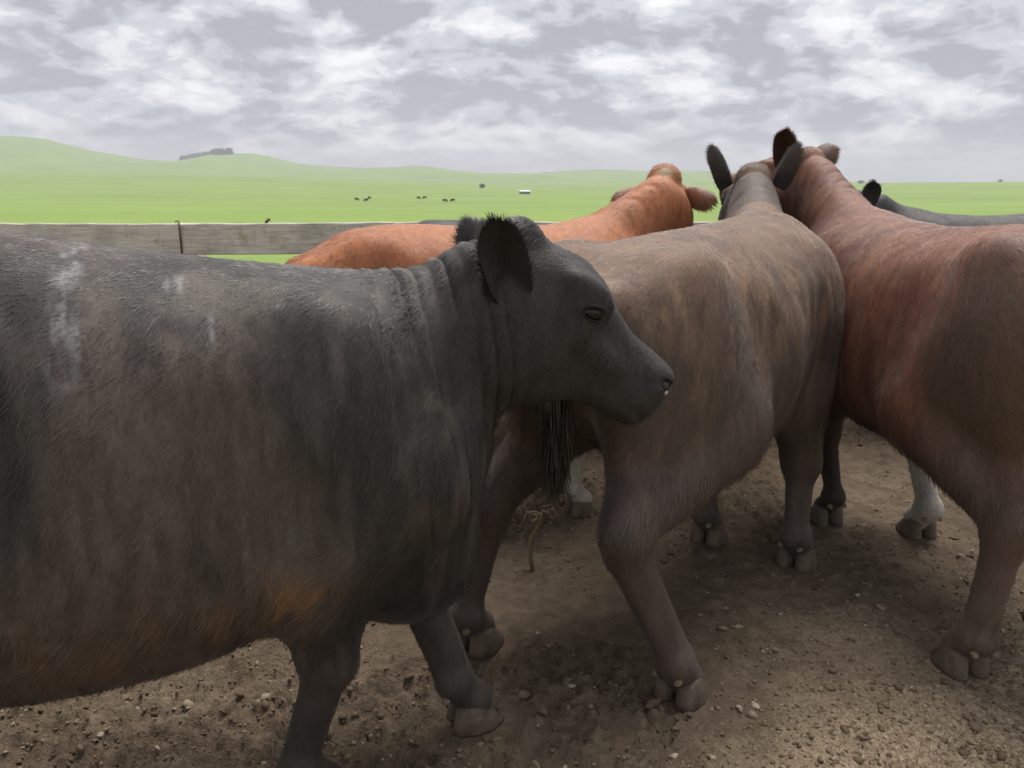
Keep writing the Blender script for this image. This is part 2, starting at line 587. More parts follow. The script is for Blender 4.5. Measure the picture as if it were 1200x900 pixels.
def build_fence():
    root = link('timber_fence', None, label='weathered grey timber rail fence closing the far side of the cattle yard', category='fence')
    root.location = (0, 5.4, 0)
    root.rotation_euler = (0, 0, R(0.6))
    joints = [-8.0, -5.3, -2.27, 0.75, 3.8, 6.8, 9.0]
    for k, ztop in enumerate((1.235, 0.94, 0.64, 0.36)):
        for i in range(len(joints) - 1):
            a, b = joints[i] + 0.004, joints[i + 1] - 0.004
            ph = rng.uniform(0, 6)

            def bend(V):
                x = V[..., 0]
                V = V.copy()
                V[..., 2] += 0.006 * np.sin(x * 1.7 + ph)
                hi = V[..., 2] > ztop - 0.02
                V[..., 2] += np.where(hi, 0.007 * (vnoise(np.stack([x.ravel(), x.ravel() * 0, x.ravel() * 0], 1), 9, 31 + k).reshape(x.shape) - 0.5), 0)
                V[..., 1] += 0.004 * np.sin(x * 2.3 + ph)
                return V
            hgt = 0.21 if k == 0 else 0.15
            V, F = box_np(a, b, -0.045, 0.0, ztop - hgt, ztop, 40, bend)
            link('rail', mesh_np('rail', V, F, False), M_WOOD, root)
    for x in joints:
        V, F = box_np(-0.075, 0.075, 0.004, 0.15, -0.3, 1.24 if x != -2.27 else 1.225, 1)
        V = V[:, [0, 1, 2]]
        o = link('post', mesh_np('post', V, F, False), M_WOOD, root)
        o.location = (x + 0.02, 0, 0)
    # wire tie at the joint
    pts = []
    pts += [(-2.30, -0.02, 1.243), (-2.268, -0.04, 1.246), (-2.262, -0.056, 1.23), (-2.258, -0.056, 1.13), (-2.262, -0.056, 1.03)]
    link('wire_tie', tube(pts, 0.0045, 6), M_WIRE, root)
    # insulator knob on the top rail
    link('staple_knob', tube([(-1.68, -0.02, 1.225), (-1.68, -0.02, 1.243), (-1.67, -0.02, 1.255), (-1.655, -0.02, 1.252)], 0.011, 8), M_WIRE, root)


def tube(pts, rad, sides=8, closed_ends=True):
    pts = np.asarray(pts, float)
    n = len(pts)
    rad = np.broadcast_to(rad, (n,))
    tg = np.gradient(pts, axis=0)
    tg /= np.linalg.norm(tg, axis=1)[:, None] + 1e-9
    up = np.array([0.13, 0.2, 1.0])
    V = []
    for i in range(n):
        a = np.cross(tg[i], up if abs(tg[i] @ up) < 0.95 else np.array([1.0, 0.1, 0]))
        a /= np.linalg.norm(a)
        b = np.cross(tg[i], a)
        for j in range(sides):
            an = 2 * math.pi * j / sides
            V.append(pts[i] + rad[i] * (a * math.cos(an) + b * math.sin(an)))
    F = []
    for i in range(n - 1):
        for j in range(sides):
            k = (j + 1) % sides
            F.append((i * sides + j, i * sides + k, (i + 1) * sides + k, (i + 1) * sides + j))
    F.append(tuple(range(sides))[::-1])
    F.append(tuple((n - 1) * sides + j for j in range(sides)))
    return mesh_np('tube', np.array(V), F)


build_fence()


# ------------------------------------------------------------------ implicit body modelling
class Vol:
    def __init__(self, lo, hi, h):
        self.lo = np.array(lo, float)
        self.h = h
        self.n = np.ceil((np.array(hi) - self.lo) / h).astype(int) + 1
        self.d = np.full(self.n, 0.25, np.float32)

    def box(self, lo, hi, pad):
        a = np.clip(np.floor((np.array(lo) - pad - self.lo) / self.h).astype(int), 0, self.n - 1)
        b = np.clip(np.ceil((np.array(hi) + pad - self.lo) / self.h).astype(int) + 1, 1, self.n)
        sl = tuple(slice(i, j) for i, j in zip(a, b))
        ax = [(self.lo[i] + self.h * np.arange(a[i], b[i])).astype(np.float32) for i in range(3)]
        P = np.stack(np.meshgrid(*ax, indexing='ij'), -1)
        return sl, P

    def add(self, sl, q, k):
        d = self.d[sl]
        if k < 0:                       # carve
            k = -k
            hh = np.clip(0.5 - 0.5 * (d + q) / k, 0, 1)
            self.d[sl] = d * (1 - hh) - q * hh + k * hh * (1 - hh)
        else:
            hh = np.clip(0.5 + 0.5 * (q - d) / k, 0, 1)
            self.d[sl] = q * (1 - hh) + d * hh - k * hh * (1 - hh)

    def cone(self, a, b, ra, rb, k=0.03, sq=1.0, lat=(0, 1, 0)):
        """tapered capsule, squashed by sq along direction lat"""
        a, b, lat = np.array(a, np.float32), np.array(b, np.float32), np.array(lat, np.float32)
        rm = max(ra, rb) * max(1, sq)
        sl, P = self.box(np.minimum(a, b) - rm, np.maximum(a, b) + rm, abs(k) + self.h * 2)
        pa = P - a
        ba = b - a
        if sq != 1.0:
            pa = pa + (pa @ lat)[..., None] * lat * (1 / sq - 1)
            ba = ba + (ba @ lat) * lat * (1 / sq - 1)
        t = np.clip((pa @ ba) / (ba @ ba), 0, 1)
        d = np.linalg.norm(pa - t[..., None] * ba, axis=-1) - (ra + (rb - ra) * t)
        self.add(sl, d * (sq if sq < 1 else 1.0), k)

    def ell(self, c, r, k=0.03, M=None):
        c, r = np.array(c, np.float32), np.array(r, np.float32)
        rm = r.max() if M is not None else r
        sl, P = self.box(c - rm, c + rm, abs(k) + self.h * 2)
        q = P - c
        if M is not None:
            q = q @ np.asarray(M, np.float32)
        k0 = np.linalg.norm(q / r, axis=-1)
        k1 = np.linalg.norm(q / (r * r), axis=-1)
        self.add(sl, k0 * (k0 - 1) / np.maximum(k1, 1e-5), k)

    def loft(self, xs, top, bot, wid, k=0.03, n=2.3, o=(0, 0, 0), M=None, off=None):
        """sections along the frame's x axis; M columns are the frame's axes"""
        o = np.array(o, np.float32)
        xs, top, bot, wid = (np.array(v, float) for v in (xs, top, bot, wid))
        if M is None:
            lo = o + [xs[0], -wid.max(), bot.min()]
            hi = o + [xs[-1], wid.max(), top.max()]
        else:
            M = np.asarray(M, np.float32)
            cs = np.array([[x, y, z] for x in (xs[0], xs[-1]) for y in (-wid.max(), wid.max()) for z in (bot.min(), top.max())])
            cs = cs @ M.T + o
            lo, hi = cs.min(0), cs.max(0)
        sl, P = self.box(lo, hi, abs(k) + self.h * 2)
        q = P - o
        if M is not None:
            q = q @ M
        X, Y, Z = q[..., 0], q[..., 1], q[..., 2]
        fx = np.linspace(xs[0], xs[-1], 200)
        t, b, w_ = (smooth_interp(fx, xs, v) for v in (top, bot, wid))
        t, b, w_ = (np.interp(X, fx, v).astype(np.float32) for v in (t, b, w_))
        if off is not None:
            Y = Y - np.interp(X, xs, off)
        hh = np.maximum((t - b) / 2, 0.01)
        w_ = np.maximum(w_, 0.01)
        Z = Z - (t + b) / 2
        q_ = ((np.abs(Y) / w_) ** n + (np.abs(Z) / hh) ** n) ** (1 / n) + 1e-5
        rad = np.sqrt(Y * Y + Z * Z)
        d = rad - rad / q_
        d = np.where(q_ < 0.05, -np.minimum(w_, hh), d)
        dx = np.maximum(np.maximum(xs[0] - X, X - xs[-1]), 0)
        d = np.where(dx > 0, np.sqrt(dx * dx + np.maximum(d, 0) ** 2), d)
        self.add(sl, d.astype(np.float32), k)

    def mesh(self):
        d = self.d
        h = self.h
        n0, n1, n2 = d.shape
        neg = d < 0
        cnt = np.zeros((n0 - 1, n1 - 1, n2 - 1), np.int8)
        for i in (0, 1):
            for j in (0, 1):
                for k in (0, 1):
                    cnt += neg[i:n0 - 1 + i, j:n1 - 1 + j, k:n2 - 1 + k]
        act = np.argwhere((cnt > 0) & (cnt < 8))
        cid = np.full(cnt.shape, -1, np.int32)
        cid[tuple(act.T)] = np.arange(len(act))
        corner = [(i, j, k) for i in (0, 1) for j in (0, 1) for k in (0, 1)]
        val = np.stack([d[act[:, 0] + c[0], act[:, 1] + c[1], act[:, 2] + c[2]] for c in corner], 1)
        acc = np.zeros((len(act), 3))
        num = np.zeros(len(act))
        for a in range(8):
            for b in range(a + 1, 8):
                if sum(abs(corner[a][q] - corner[b][q]) for q in range(3)) != 1:
                    continue
                va, vb = val[:, a], val[:, b]
                cr = (va < 0) != (vb < 0)
                t = np.where(cr, va / np.where(cr, va - vb, 1), 0)
                pa, pb = np.array(corner[a], float), np.array(corner[b], float)
                acc += np.where(cr[:, None], pa + t[:, None] * (pb - pa), 0)
                num += cr
        V = self.lo + h * (act + acc / num[:, None])
        F = []
        for ax in range(3):
            o1, o2 = (ax + 1) % 3, (ax + 2) % 3
            sa = [slice(None)] * 3
            sb = [slice(None)] * 3
            sa[ax] = slice(0, d.shape[ax] - 1)
            sb[ax] = slice(1, d.shape[ax])
            na_, nb_ = neg[tuple(sa)], neg[tuple(sb)]
            e = np.argwhere(na_ != nb_)
            ok = (e[:, o1] > 0) & (e[:, o2] > 0) & (e[:, o1] < d.shape[o1] - 1) & (e[:, o2] < d.shape[o2] - 1)
            e = e[ok]
            flip = na_[tuple(e.T)]
            def cell(da, db):
                q = e.copy()
                q[:, o1] -= da
                q[:, o2] -= db
                return cid[tuple(q.T)]
            quad = np.stack([cell(1, 1), cell(0, 1), cell(0, 0), cell(1, 0)], 1)
            quad[~flip] = quad[~flip][:, ::-1]
            F.append(quad)
        F = np.concatenate(F)
        F = F[(F >= 0).all(1)]
        return V, F


def smooth_interp(x, xp, fp):
    """monotone-ish cubic (Catmull-Rom with limited tangents)"""
    xp, fp = np.asarray(xp, float), np.asarray(fp, float)
    dx = np.diff(xp)
    s = np.diff(fp) / dx
    m = np.zeros_like(fp)
    m[1:-1] = np.where(s[1:] * s[:-1] > 0, 2 * s[1:] * s[:-1] / (s[1:] + s[:-1] + 1e-12), 0)
    m[0], m[-1] = s[0], s[-1]
    i = np.clip(np.searchsorted(xp, x, side='right') - 1, 0, len(dx) - 1)
    t = np.clip((x - xp[i]) / dx[i], 0, 1)
    h = dx[i]
    return (2 * t ** 3 - 3 * t ** 2 + 1) * fp[i] + (t ** 3 - 2 * t ** 2 + t) * h * m[i] + (-2 * t ** 3 + 3 * t ** 2) * fp[i + 1] + (t ** 3 - t ** 2) * h * m[i + 1]


def relax(V, F, its=2, lam=0.5):
    E = np.concatenate([F[:, [0, 1]], F[:, [1, 2]], F[:, [2, 3]], F[:, [3, 0]]])
    a = np.concatenate([E[:, 0], E[:, 1]])
    b = np.concatenate([E[:, 1], E[:, 0]])
    deg = np.bincount(a, minlength=len(V))[:, None]
    for _ in range(its):
        s = np.stack([np.bincount(a, V[b, i], len(V)) for i in range(3)], 1)
        V = V + lam * (s / np.maximum(deg, 1) - V)
    return V


def normals(V, F):
    if F.shape[1] == 4:
        fn = np.cross(V[F[:, 2]] - V[F[:, 0]], V[F[:, 3]] - V[F[:, 1]])
    else:
        fn = np.cross(V[F[:, 1]] - V[F[:, 0]], V[F[:, 2]] - V[F[:, 0]])
    N = np.zeros_like(V)
    for j in range(F.shape[1]):
        for i in range(3):
            N[:, i] += np.bincount(F[:, j], fn[:, i], len(V))
    return N / (np.linalg.norm(N, axis=1)[:, None] + 1e-12)


def frame(yaw, pitch, roll=0.0):
    """x axis points along heading yaw and down by pitch (degrees); z is the dorsal side"""
    m = Matrix.Rotation(R(yaw), 3, 'Z') @ Matrix.Rotation(R(pitch), 3, 'Y') @ Matrix.Rotation(R(roll), 3, 'X')
    return np.array(m)


def frame_x(d, up=(0, 0, 1)):
    x = np.array(d, float)
    x /= np.linalg.norm(x)
    y = np.cross(up, x)
    y /= np.linalg.norm(y)
    return np.stack([x, y, np.cross(x, y)], 1)


# ------------------------------------------------------------------ cattle
TRUNK = dict(
    x=[-0.82, -0.76, -0.68, -0.56, -0.40, -0.18, 0.06, 0.28, 0.44, 0.58, 0.70, 0.78],
    top=[1.17, 1.255, 1.305, 1.335, 1.335, 1.315, 1.305, 1.315, 1.335, 1.30, 1.22, 1.12],
    bot=[1.02, 0.86, 0.76, 0.67, 0.585, 0.525, 0.505, 0.515, 0.54, 0.57, 0.64, 0.80],
    wid=[0.05, 0.16, 0.215, 0.255, 0.295, 0.335, 0.345, 0.315, 0.275, 0.24, 0.18, 0.08])


def make_ear(length, width, cup, nu=14, nv=11):
    """leaf-shaped cupped ear; x along the ear, z the open inner side"""
    th = 0.005
    front, back = [], []
    for i in range(nu + 1):
        u = i / nu
        wd = width * math.sqrt(max(0.0, 1 - (abs(u - 0.56) / (0.44 if u > 0.56 else 0.75)) ** 2.4))
        wd = max(wd, 0.006)
        for j in range(nv + 1):
            v = j / nv * 2 - 1
            y = v * wd * 0.5
            z = cup * (v * v) * wd * (1.15 - 0.6 * u) - 0.02 * math.sin(u * 2.4)
            front.append((u * length, y, z + th * (1 - v * v)))
            back.append((u * length, y, z - th * (1 - v * v) - 0.0008))
    n = (nu + 1) * (nv + 1)
    V = np.array(front + back)
    F = []
    for i in range(nu):
        for j in range(nv):
            a = i * (nv + 1) + j
            F.append((a, a + nv + 1, a + nv + 2, a + 1))
            F.append((n + a, n + a + 1, n + a + nv + 2, n + a + nv + 1))
    return V, np.array(F)


def strands(name, roots, dirs, lens, cols, rad, npt=4, droop=0.25, nrm=None):
    """short hair as one curves object"""
    n = len(roots)
    cv = bpy.data.hair_curves.new(name)
    cv.add_curves([npt] * n)
    t = np.linspace(0, 1, npt)
    P = roots[:, None] + dirs[:, None] * (lens[:, None] * t)[..., None]
    bendv = rng.normal(0, 1, (n, 3)) * 0.09 * lens[:, None]
    bendv[:, 2] -= droop * lens
    P = P + bendv[:, None] * (t ** 2)[None, :, None]
    cv.attributes['position'].data.foreach_set('vector', P.astype(np.float32).ravel())
    ra = cv.attributes.get('radius') or cv.attributes.new('radius', 'FLOAT', 'POINT')
    rr = np.broadcast_to(rad, (n,))[:, None] * (1 - 0.75 * t)[None]
    ra.data.foreach_set('value', rr.astype(np.float32).ravel())
    ca = cv.attributes.new('coat', 'FLOAT_COLOR', 'CURVE')
    ca.data.foreach_set('color', np.concatenate([cols, np.ones((n, 1))], 1).astype(np.float32).ravel())
    if nrm is not None:
        na_ = cv.attributes.new('fur_normal', 'FLOAT_VECTOR', 'CURVE')
        na_.data.foreach_set('vector', nrm.astype(np.float32).ravel())
    cv.materials.append(M_HAIR)
    return cv


def hoof_mesh(s=1.0):
    """two claws; x forward, origin on the ground under the fetlock"""
    Vs, Fs = [], []
    off = 0
    for sd in (-1, 1):
        rings = []
        for z, x0, x1, wy in ((0.0, -0.056, 0.092, 0.034), (0.010, -0.056, 0.090, 0.035), (0.040, -0.050, 0.064, 0.033), (0.066, -0.044, 0.044, 0.030), (0.074, -0.036, 0.036, 0.026), (0.078, -0.02, 0.02, 0.015)):
            ring = []
            for q in range(16):
                a = 2 * math.pi * q / 16
                cx = (x0 + x1) / 2
                rx = (x1 - x0) / 2
                c, sn = math.cos(a), math.sin(a)
                x = cx + rx * math.copysign(abs(c) ** 0.8, c)
                taper = 1 - 0.55 * max(0, c) ** 1.6
                y = sd * 0.033 + wy * 0.92 * math.copysign(abs(sn) ** 0.8, sn) * taper - sd * 0.010 * max(0, c)
                ring.append((x, y, z))
            rings.append(ring)
        V = np.array(rings).reshape(-1, 3)
        F = []
        for i in range(len(rings) - 1):
            for q in range(16):
                k = (q + 1) % 16
                F.append((off + i * 16 + q, off + i * 16 + k, off + (i + 1) * 16 + k, off + (i + 1) * 16 + q))
        F.append(tuple(off + q for q in range(16))[::-1])
        F.append(tuple(off + (len(rings) - 1) * 16 + q for q in range(16)))
        Vs.append(V)
        Fs += F
        off += len(V)
    return mesh_np('hoof', np.concatenate(Vs) * s, Fs)


def dewclaw_mesh():
    V, F = icosphere(2)
    V = V * np.array([0.013, 0.0125, 0.013])
    V[:, 0] -= 0.009 * np.clip(-V[:, 2] / 0.018, 0, 1)
    V[:, 2] = np.where(V[:, 2] < -0.009, -0.009 + (V[:, 2] + 0.009) * 0.3, V[:, 2])
    return mesh_np('dewclaw', V, F)


HOOF, DEW = hoof_mesh(), dewclaw_mesh()


def make_cow(name, label, category, loc, heading, scale=1.0, vox=0.012, feet=None, poll=(1.0, 0, 1.42), head=(0, 40, 0), hscale=1.0,
             trunk=None, coat=None, hair=30000, hair_rad=0.0007, hair_len=1.0, ears=None, tags=(), deform=None, neck_fat=1.0, tail=None,
             group=None, detail=True, neck_top=0.0, hocks=None, round_n=2.25, switch=1.0, brisket=0.0, poll_up=0.0, leg_fat=1.0, drip=False, ear_low=0.0, ear_size=(0.19, 0.115)):
    t0 = time.time()
    feet = feet or {}
    hocks = hocks or {}
    T = dict(TRUNK)
    T.update(trunk or {})
    P = np.array(poll, float)
    Hm = frame(*head)
    hs = hscale
    lo = np.array([-0.98, -0.50, -0.02])
    hi = np.array([0.9, 0.50, 1.45])
    for q in [P + Hm @ np.array([x, y, z]) * hs for x in (-0.1, 0.56) for y in (-0.16, 0.16) for z in (-0.3, 0.1)]:
        lo = np.minimum(lo, q - 0.03)
        hi = np.maximum(hi, q + 0.03)
    for f in feet.values():
        lo[:2] = np.minimum(lo[:2], np.array(f[:2]) - 0.15)
        hi[:2] = np.maximum(hi[:2], np.array(f[:2]) + 0.15)
    vol = Vol(lo, hi, vox)
    # trunk
    vol.loft(T['x'], T['top'], T['bot'], T['wid'], k=0.02, n=round_n)
    for s in (-1, 1):
        vol.ell((-0.50, s * 0.215, np.interp(-0.5, T['x'], T['top']) - 0.09), (0.10, 0.065, 0.07), 0.09)         # hip bone
        vol.ell((-0.78, s * 0.11, 1.12), (0.06, 0.05, 0.08), 0.08)            # pin bone
        vol.ell((0.42, s * 0.185, 0.97), (0.17, 0.115, 0.27), 0.12, frame(0, -14))  # shoulder blade
        vol.ell((0.56, s * 0.17, 0.84), (0.13, 0.11, 0.15), 0.10)             # shoulder point
        vol.ell((-0.56, s * 0.185, 0.94), (0.25, 0.14, 0.31), 0.10)           # thigh
    for s in (-1, 1):
        vol.ell((-0.30, s * 0.44, 1.06), (0.17, 0.115, 0.19), -0.13)          # flank hollow
        vol.ell((0.20, s * 0.435, 0.90), (0.10, 0.10, 0.26), -0.11)           # behind the shoulder
    vol.ell((0.57, 0, 0.64 + brisket), (0.19, 0.15, 0.19), 0.12)                        # brisket
    # neck
    jb = P + Hm @ np.array([-0.01, 0, -0.105]) * hs
    nb = np.array([0.40, 0, 1.00])
    d = jb - nb
    L = np.linalg.norm(d)
    Nm = frame_x(d)
    vol.loft(np.array([-0.10, 0.0, 0.25, 0.5, 0.75, 1.0, 1.08]) * L,
             np.array([0.24, 0.27 , 0.235 , 0.20, 0.17, 0.145, 0.10]) + neck_top * np.array([0, 0.3, 1, 1.1, 1.2, 1.1, 1.0]),
             -np.array([0.30, 0.36, 0.335, 0.275, 0.22, 0.18, 0.13]) * neck_fat,
             [0.17, 0.205, 0.190, 0.150, 0.122, 0.102, 0.08], k=0.09, n=2.2, o=nb, M=Nm)
    # head
    def fx(x):
        x = np.asarray(x, float)
        return np.where(x > 0.2, 0.2 + (x - 0.2) * 0.87, x)
    hx = fx([-0.055, -0.02, 0.03, 0.09, 0.15, 0.20, 0.26, 0.32, 0.38, 0.44, 0.49, 0.515, 0.532, 0.545]) * hs
    vol.loft(hx,
             np.array([-0.05, -0.012, 0.018, 0.040, 0.050, 0.046, 0.026, 0.006, -0.006, -0.009, -0.011, -0.017, -0.034, -0.07]) * hs,
             np.array([-0.17, -0.27, -0.345, -0.372, -0.356, -0.325, -0.276, -0.234, -0.210, -0.198, -0.192, -0.182, -0.164, -0.13]) * hs,
             np.array([0.06, 0.098, 0.112, 0.118, 0.116, 0.108, 0.092, 0.078, 0.075, 0.082, 0.089, 0.088, 0.074, 0.035]) * hs, k=0.05, n=2.45, o=P, M=Hm)

    def H(x, y, z):
        return P + Hm @ np.array([float(fx(x)), y, z]) * hs
    vol.ell(H(0.0, 0, 0.008), np.array([0.05 + poll_up * 0.3, 0.060 + poll_up * 0.5, 0.036 + poll_up]) * hs, 0.04, Hm)          # poll
    for s in (-1, 1):
        vol.ell(H(0.085, s * 0.088, -0.195), np.array([0.10, 0.045, 0.11]) * hs, 0.05, Hm)   # cheek
        vol.ell(H(0.182, s * 0.096, 0.002), np.array([0.058, 0.022, 0.024]) * hs, 0.05, Hm)   # brow
        vol.ell(H(0.20, s * 0.098, -0.035), np.array([0.038, 0.024, 0.032]) * hs, 0.02, Hm)   # lids
        vol.cone(H(0.22, s * 0.092, -0.085), H(0.36, s * 0.062, -0.105), 0.022 * hs, 0.018 * hs, 0.04)
        vol.ell(H(0.495, s * 0.040, -0.065), np.array([0.034, 0.034, 0.038]) * hs, 0.025, Hm)
        if detail:
            vol.ell(H(0.520, s * 0.066, -0.060), np.array([0.024, 0.022, 0.016]) * hs, -0.008, Hm)
            vol.cone(H(0.50, s * 0.082, -0.050), H(0.475, s * 0.088, -0.070), 0.008, 0.004, -0.008)   # nostril
            ml = [(0.530, 0.03, -0.145), (0.505, 0.076, -0.150), (0.46, 0.085, -0.150), (0.40, 0.078, -0.138)]
            for q in range(3):
                vol.cone(H(ml[q][0], s * ml[q][1], ml[q][2]), H(ml[q + 1][0], s * ml[q + 1][1], ml[q + 1][2]), 0.006, 0.005 - 0.001 * q, -0.010)
    vol.ell(H(0.465, 0, -0.160), np.array([0.055, 0.058, 0.026]) * hs, 0.03, Hm)               # chin
    # legs
    hoofs = []
    for leg in ('LH', 'RH', 'LF', 'RF'):
        s = 1 if leg[0] == 'L' else -1
        rest = np.array(LEG0[leg])
        f = feet.get(leg, (*rest, 0))
        f = np.array([f[0], f[1], f[2] if len(f) > 2 else 0.0])
        dl = np.array([f[0] - rest[0], f[1] - rest[1], f[2]])
        pv = np.array([0.07, 0, 0])                                # the pastern slopes forward
        fet = np.array([f[0] - 0.055, f[1], 0.135 + f[2]])
        if leg[1] == 'H':
            st = np.array([-0.30, s * 0.235, 0.735]) + dl * [0.22, 0.15, 0.1]
            hk = np.array([-0.685, s * 0.175, 0.485]) + dl * [0.60, 0.65, 0.5]
            if leg in hocks:
                hk = np.array(hocks[leg], float)
            vol.cone((-0.50, s * 0.17, 1.02), st, 0.20, 0.135, 0.09, 0.72)
            vol.cone((-0.70, s * 0.14, 1.00), hk * 0.35 + np.array([-0.62, s * 0.16, 0.72]) * 0.65, 0.11, 0.075, 0.07, 0.85)
            vol.cone(st, hk + [0.02, 0, 0.03], 0.128 * (0.5 + 0.5 * leg_fat), 0.058 * leg_fat, 0.05, 0.82)
            vol.cone(hk * 0.5 + np.array([-0.64, s * 0.165, 0.80]) * 0.5, hk + [-0.025, 0, 0.02], 0.05 * leg_fat, 0.034 * leg_fat, 0.04)
            vol.ell(hk + [0.008, 0, -0.005], np.array((0.052, 0.048, 0.075)) * leg_fat, 0.03)
            vol.cone(hk + [-0.045, 0, 0.035], hk + [-0.030, 0, -0.05], 0.024 * leg_fat, 0.022 * leg_fat, 0.03)
            vol.cone(hk + [0.010, 0, -0.03], fet + [0.008, 0, 0.02], 0.044 * leg_fat, 0.036 * leg_fat, 0.02, 0.84)
            vol.cone(hk + [-0.030, 0, -0.05], fet + [-0.026, 0, 0.0], 0.021 * leg_fat, 0.020 * leg_fat, 0.018)
        else:
            el = np.array([0.36, s * 0.205, 0.70]) + dl * [0.12, 0.1, 0.1]
            kn = np.array([0.41, s * 0.172, 0.415]) + dl * [0.62, 0.6, 0.7]
            if leg in hocks:
                kn = np.array(hocks[leg], float)
            vol.cone((0.50, s * 0.19, 0.86), el, 0.13, 0.115, 0.08, 0.8)
            vol.cone(el, kn, 0.118, 0.064 * leg_fat, 0.06, 0.84)
            vol.ell(kn + [0.012, 0, 0], np.array((0.048, 0.054, 0.062)) * leg_fat, 0.022)
            vol.ell(kn + [-0.040, 0, 0.02], (0.020, 0.022, 0.030), 0.03)
            vol.cone(kn + [0.006, 0, 0], fet + [0.008, 0, 0.02], 0.045 * leg_fat, 0.037 * leg_fat, 0.02, 0.86)
            vol.cone(kn + [-0.032, 0, -0.02], fet + [-0.026, 0, 0.0], 0.021 * leg_fat, 0.020 * leg_fat, 0.018)
        vol.ell(fet, np.array((0.046, 0.047, 0.046)) * leg_fat, 0.02)
        vol.cone(fet + [0.01, 0, -0.01], f + [0.0, 0, 0.068], 0.036 * leg_fat, 0.047 * (0.5 + 0.5 * leg_fat), 0.018, 1.0)
        hoofs.append((leg, f, fet))
    # tail
    tl = tail or [(-0.78, 0, 1.27), (-0.88, 0, 1.20), (-0.915, 0, 1.0), (-0.90, 0, 0.75), (-0.885, 0.0, 0.58)]
    tr = np.linspace(0.045, 0.017, len(tl))
    for i in range(len(tl) - 1):
        vol.cone(tl[i], tl[i + 1], tr[i], tr[i + 1], 0.03)
    V, F = vol.mesh()
    V = relax(V, F, 2, 0.5)
    N = normals(V, F)
    # skin folds, soft lumps
    dsp = 0.010 * (fbm(V, 7, 3, 41) - 0.5) + 0.016 * (fbm(V, 2.6, 2, 42) - 0.5)
    if deform is not None:
        dsp = dsp + deform(V, N, (V - P) @ Hm / hs)
    V = V + N * dsp[:, None]
    # ears joined into the same body mesh
    Vs, Fs = [V], [F]
    earinfo = []
    ears = ears or {1: ((-0.35, 0.9, 0.15), (0.6, 0.5, -0.2)), -1: ((-0.35, -0.9, 0.15), (0.6, -0.5, -0.2))}
    n = len(V)
    ear_id = np.zeros(len(V), int)
    for s, (dr, face) in ears.items():
        ev, ef = make_ear(ear_size[0], ear_size[1], 0.42)
        x = np.array(dr, float)
        x /= np.linalg.norm(x)
        z = np.array(face, float)
        z = z - x * (z @ x)
        z /= np.linalg.norm(z)
        Em = np.stack([x, np.cross(z, x), z], 1)
        base = np.array([0.035, s * 0.095, -0.012 - ear_low])
        ew = P + (base + (ev @ Em.T)) @ Hm.T * hs
        Vs.append(ew)
        Fs.append(ef + n)
        n += len(ew)
        ear_id = np.concatenate([ear_id, np.full(len(ew), s)])
        Ew = Hm @ Em
        earinfo.append((s, P + Hm @ base * hs, Ew))
    V, F = np.concatenate(Vs), np.concatenate(Fs)
    N = normals(V, F)
    hc = (V - P) @ Hm / hs
    headm = sstep(-0.10, 0.04, hc[:, 0]) * (np.abs(hc[:, 1]) < 0.2) * (np.abs(hc[:, 2] + 0.1) < 0.3) * (np.linalg.norm(V - P, axis=1) < 0.75 * hs)
    muz = sstep(0.42, 0.455, hc[:, 0]) * headm * sstep(-0.135, -0.10, hc[:, 2])
    colr = coat(V, N, hc, headm, ear_id)
    colr = np.where(muz[:, None] > 0, lerp(colr, np.array([0.022, 0.019, 0.020]), muz), colr)
    me = mesh_np(name, V, F)
    at = me.attributes.new('coat', 'FLOAT_COLOR', 'POINT')
    at.data.foreach_set('color', np.concatenate([colr * 0.9, np.ones((len(V), 1))], 1).astype(np.float32).ravel())
    wa = me.attributes.new('wet', 'FLOAT', 'POINT')
    wa.data.foreach_set('value', muz.astype(np.float32))
    root = link(name, me, M_COAT, label=label, category=category)
    if group:
        root['group'] = group
    root.location = loc
    root.rotation_euler = (0, 0, R(heading))
    root.scale = (scale,) * 3
    # hair
    if hair:
        tri = np.concatenate([F[:, [0, 1, 2]], F[:, [0, 2, 3]]])
        A = np.linalg.norm(np.cross(V[tri[:, 1]] - V[tri[:, 0]], V[tri[:, 2]] - V[tri[:, 0]]), axis=1)
        hd = headm[tri[:, 0]]
        eid = ear_id[tri[:, 0]] != 0
        wgt = A * np.where(eid, 4.5, 1 + 1.6 * hd) * (1 - 0.97 * (muz[tri[:, 0]] > 0.2)) * (np.linalg.norm((hc[tri[:, 0]] - [0.205, 0, -0.034]) * [1, 0, 1.3], axis=1) > 0.034)
        pick = rng.choice(len(tri), hair, p=wgt / wgt.sum())
        b = rng.random((hair, 2))
        fl = b.sum(1) > 1
        b[fl] = 1 - b[fl]
        b3 = np.stack([1 - b.sum(1), b[:, 0], b[:, 1]], 1)
        tp = tri[pick]
        rp = np.einsum('nk,nkd->nd', b3, V[tp])
        rn = np.einsum('nk,nkd->nd', b3, N[tp])
        rn /= np.linalg.norm(rn, axis=1)[:, None] + 1e-9
        rc = np.einsum('nk,nkd->nd', b3, colr[tp])
        rh = np.einsum('nk,nkd->nd', b3, hc[tp])
        hm_ = headm[tp[:, 0]]
        re = ear_id[tp[:, 0]]
        flow = np.tile(np.array([-0.62, 0, -0.6]), (hair, 1))
        legm = sstep(0.62, 0.45, rp[:, 2])
        flow = lerp(flow, np.array([-0.1, 0, -1.0]), legm)
        swirl = fbm(rp, 5, 2, 51) - 0.5
        flow = flow + np.stack([0 * swirl, 0 * swirl, swirl], 1) * 0.9
        jit3 = np.stack([fbm(rp, 16, 2, 52 + q) - 0.5 for q in range(3)], 1)
        flow = flow + jit3 * 1.3
        hflow = (Hm @ np.array([-0.35, 0, -0.6]))
        flow = lerp(flow, hflow, hm_)
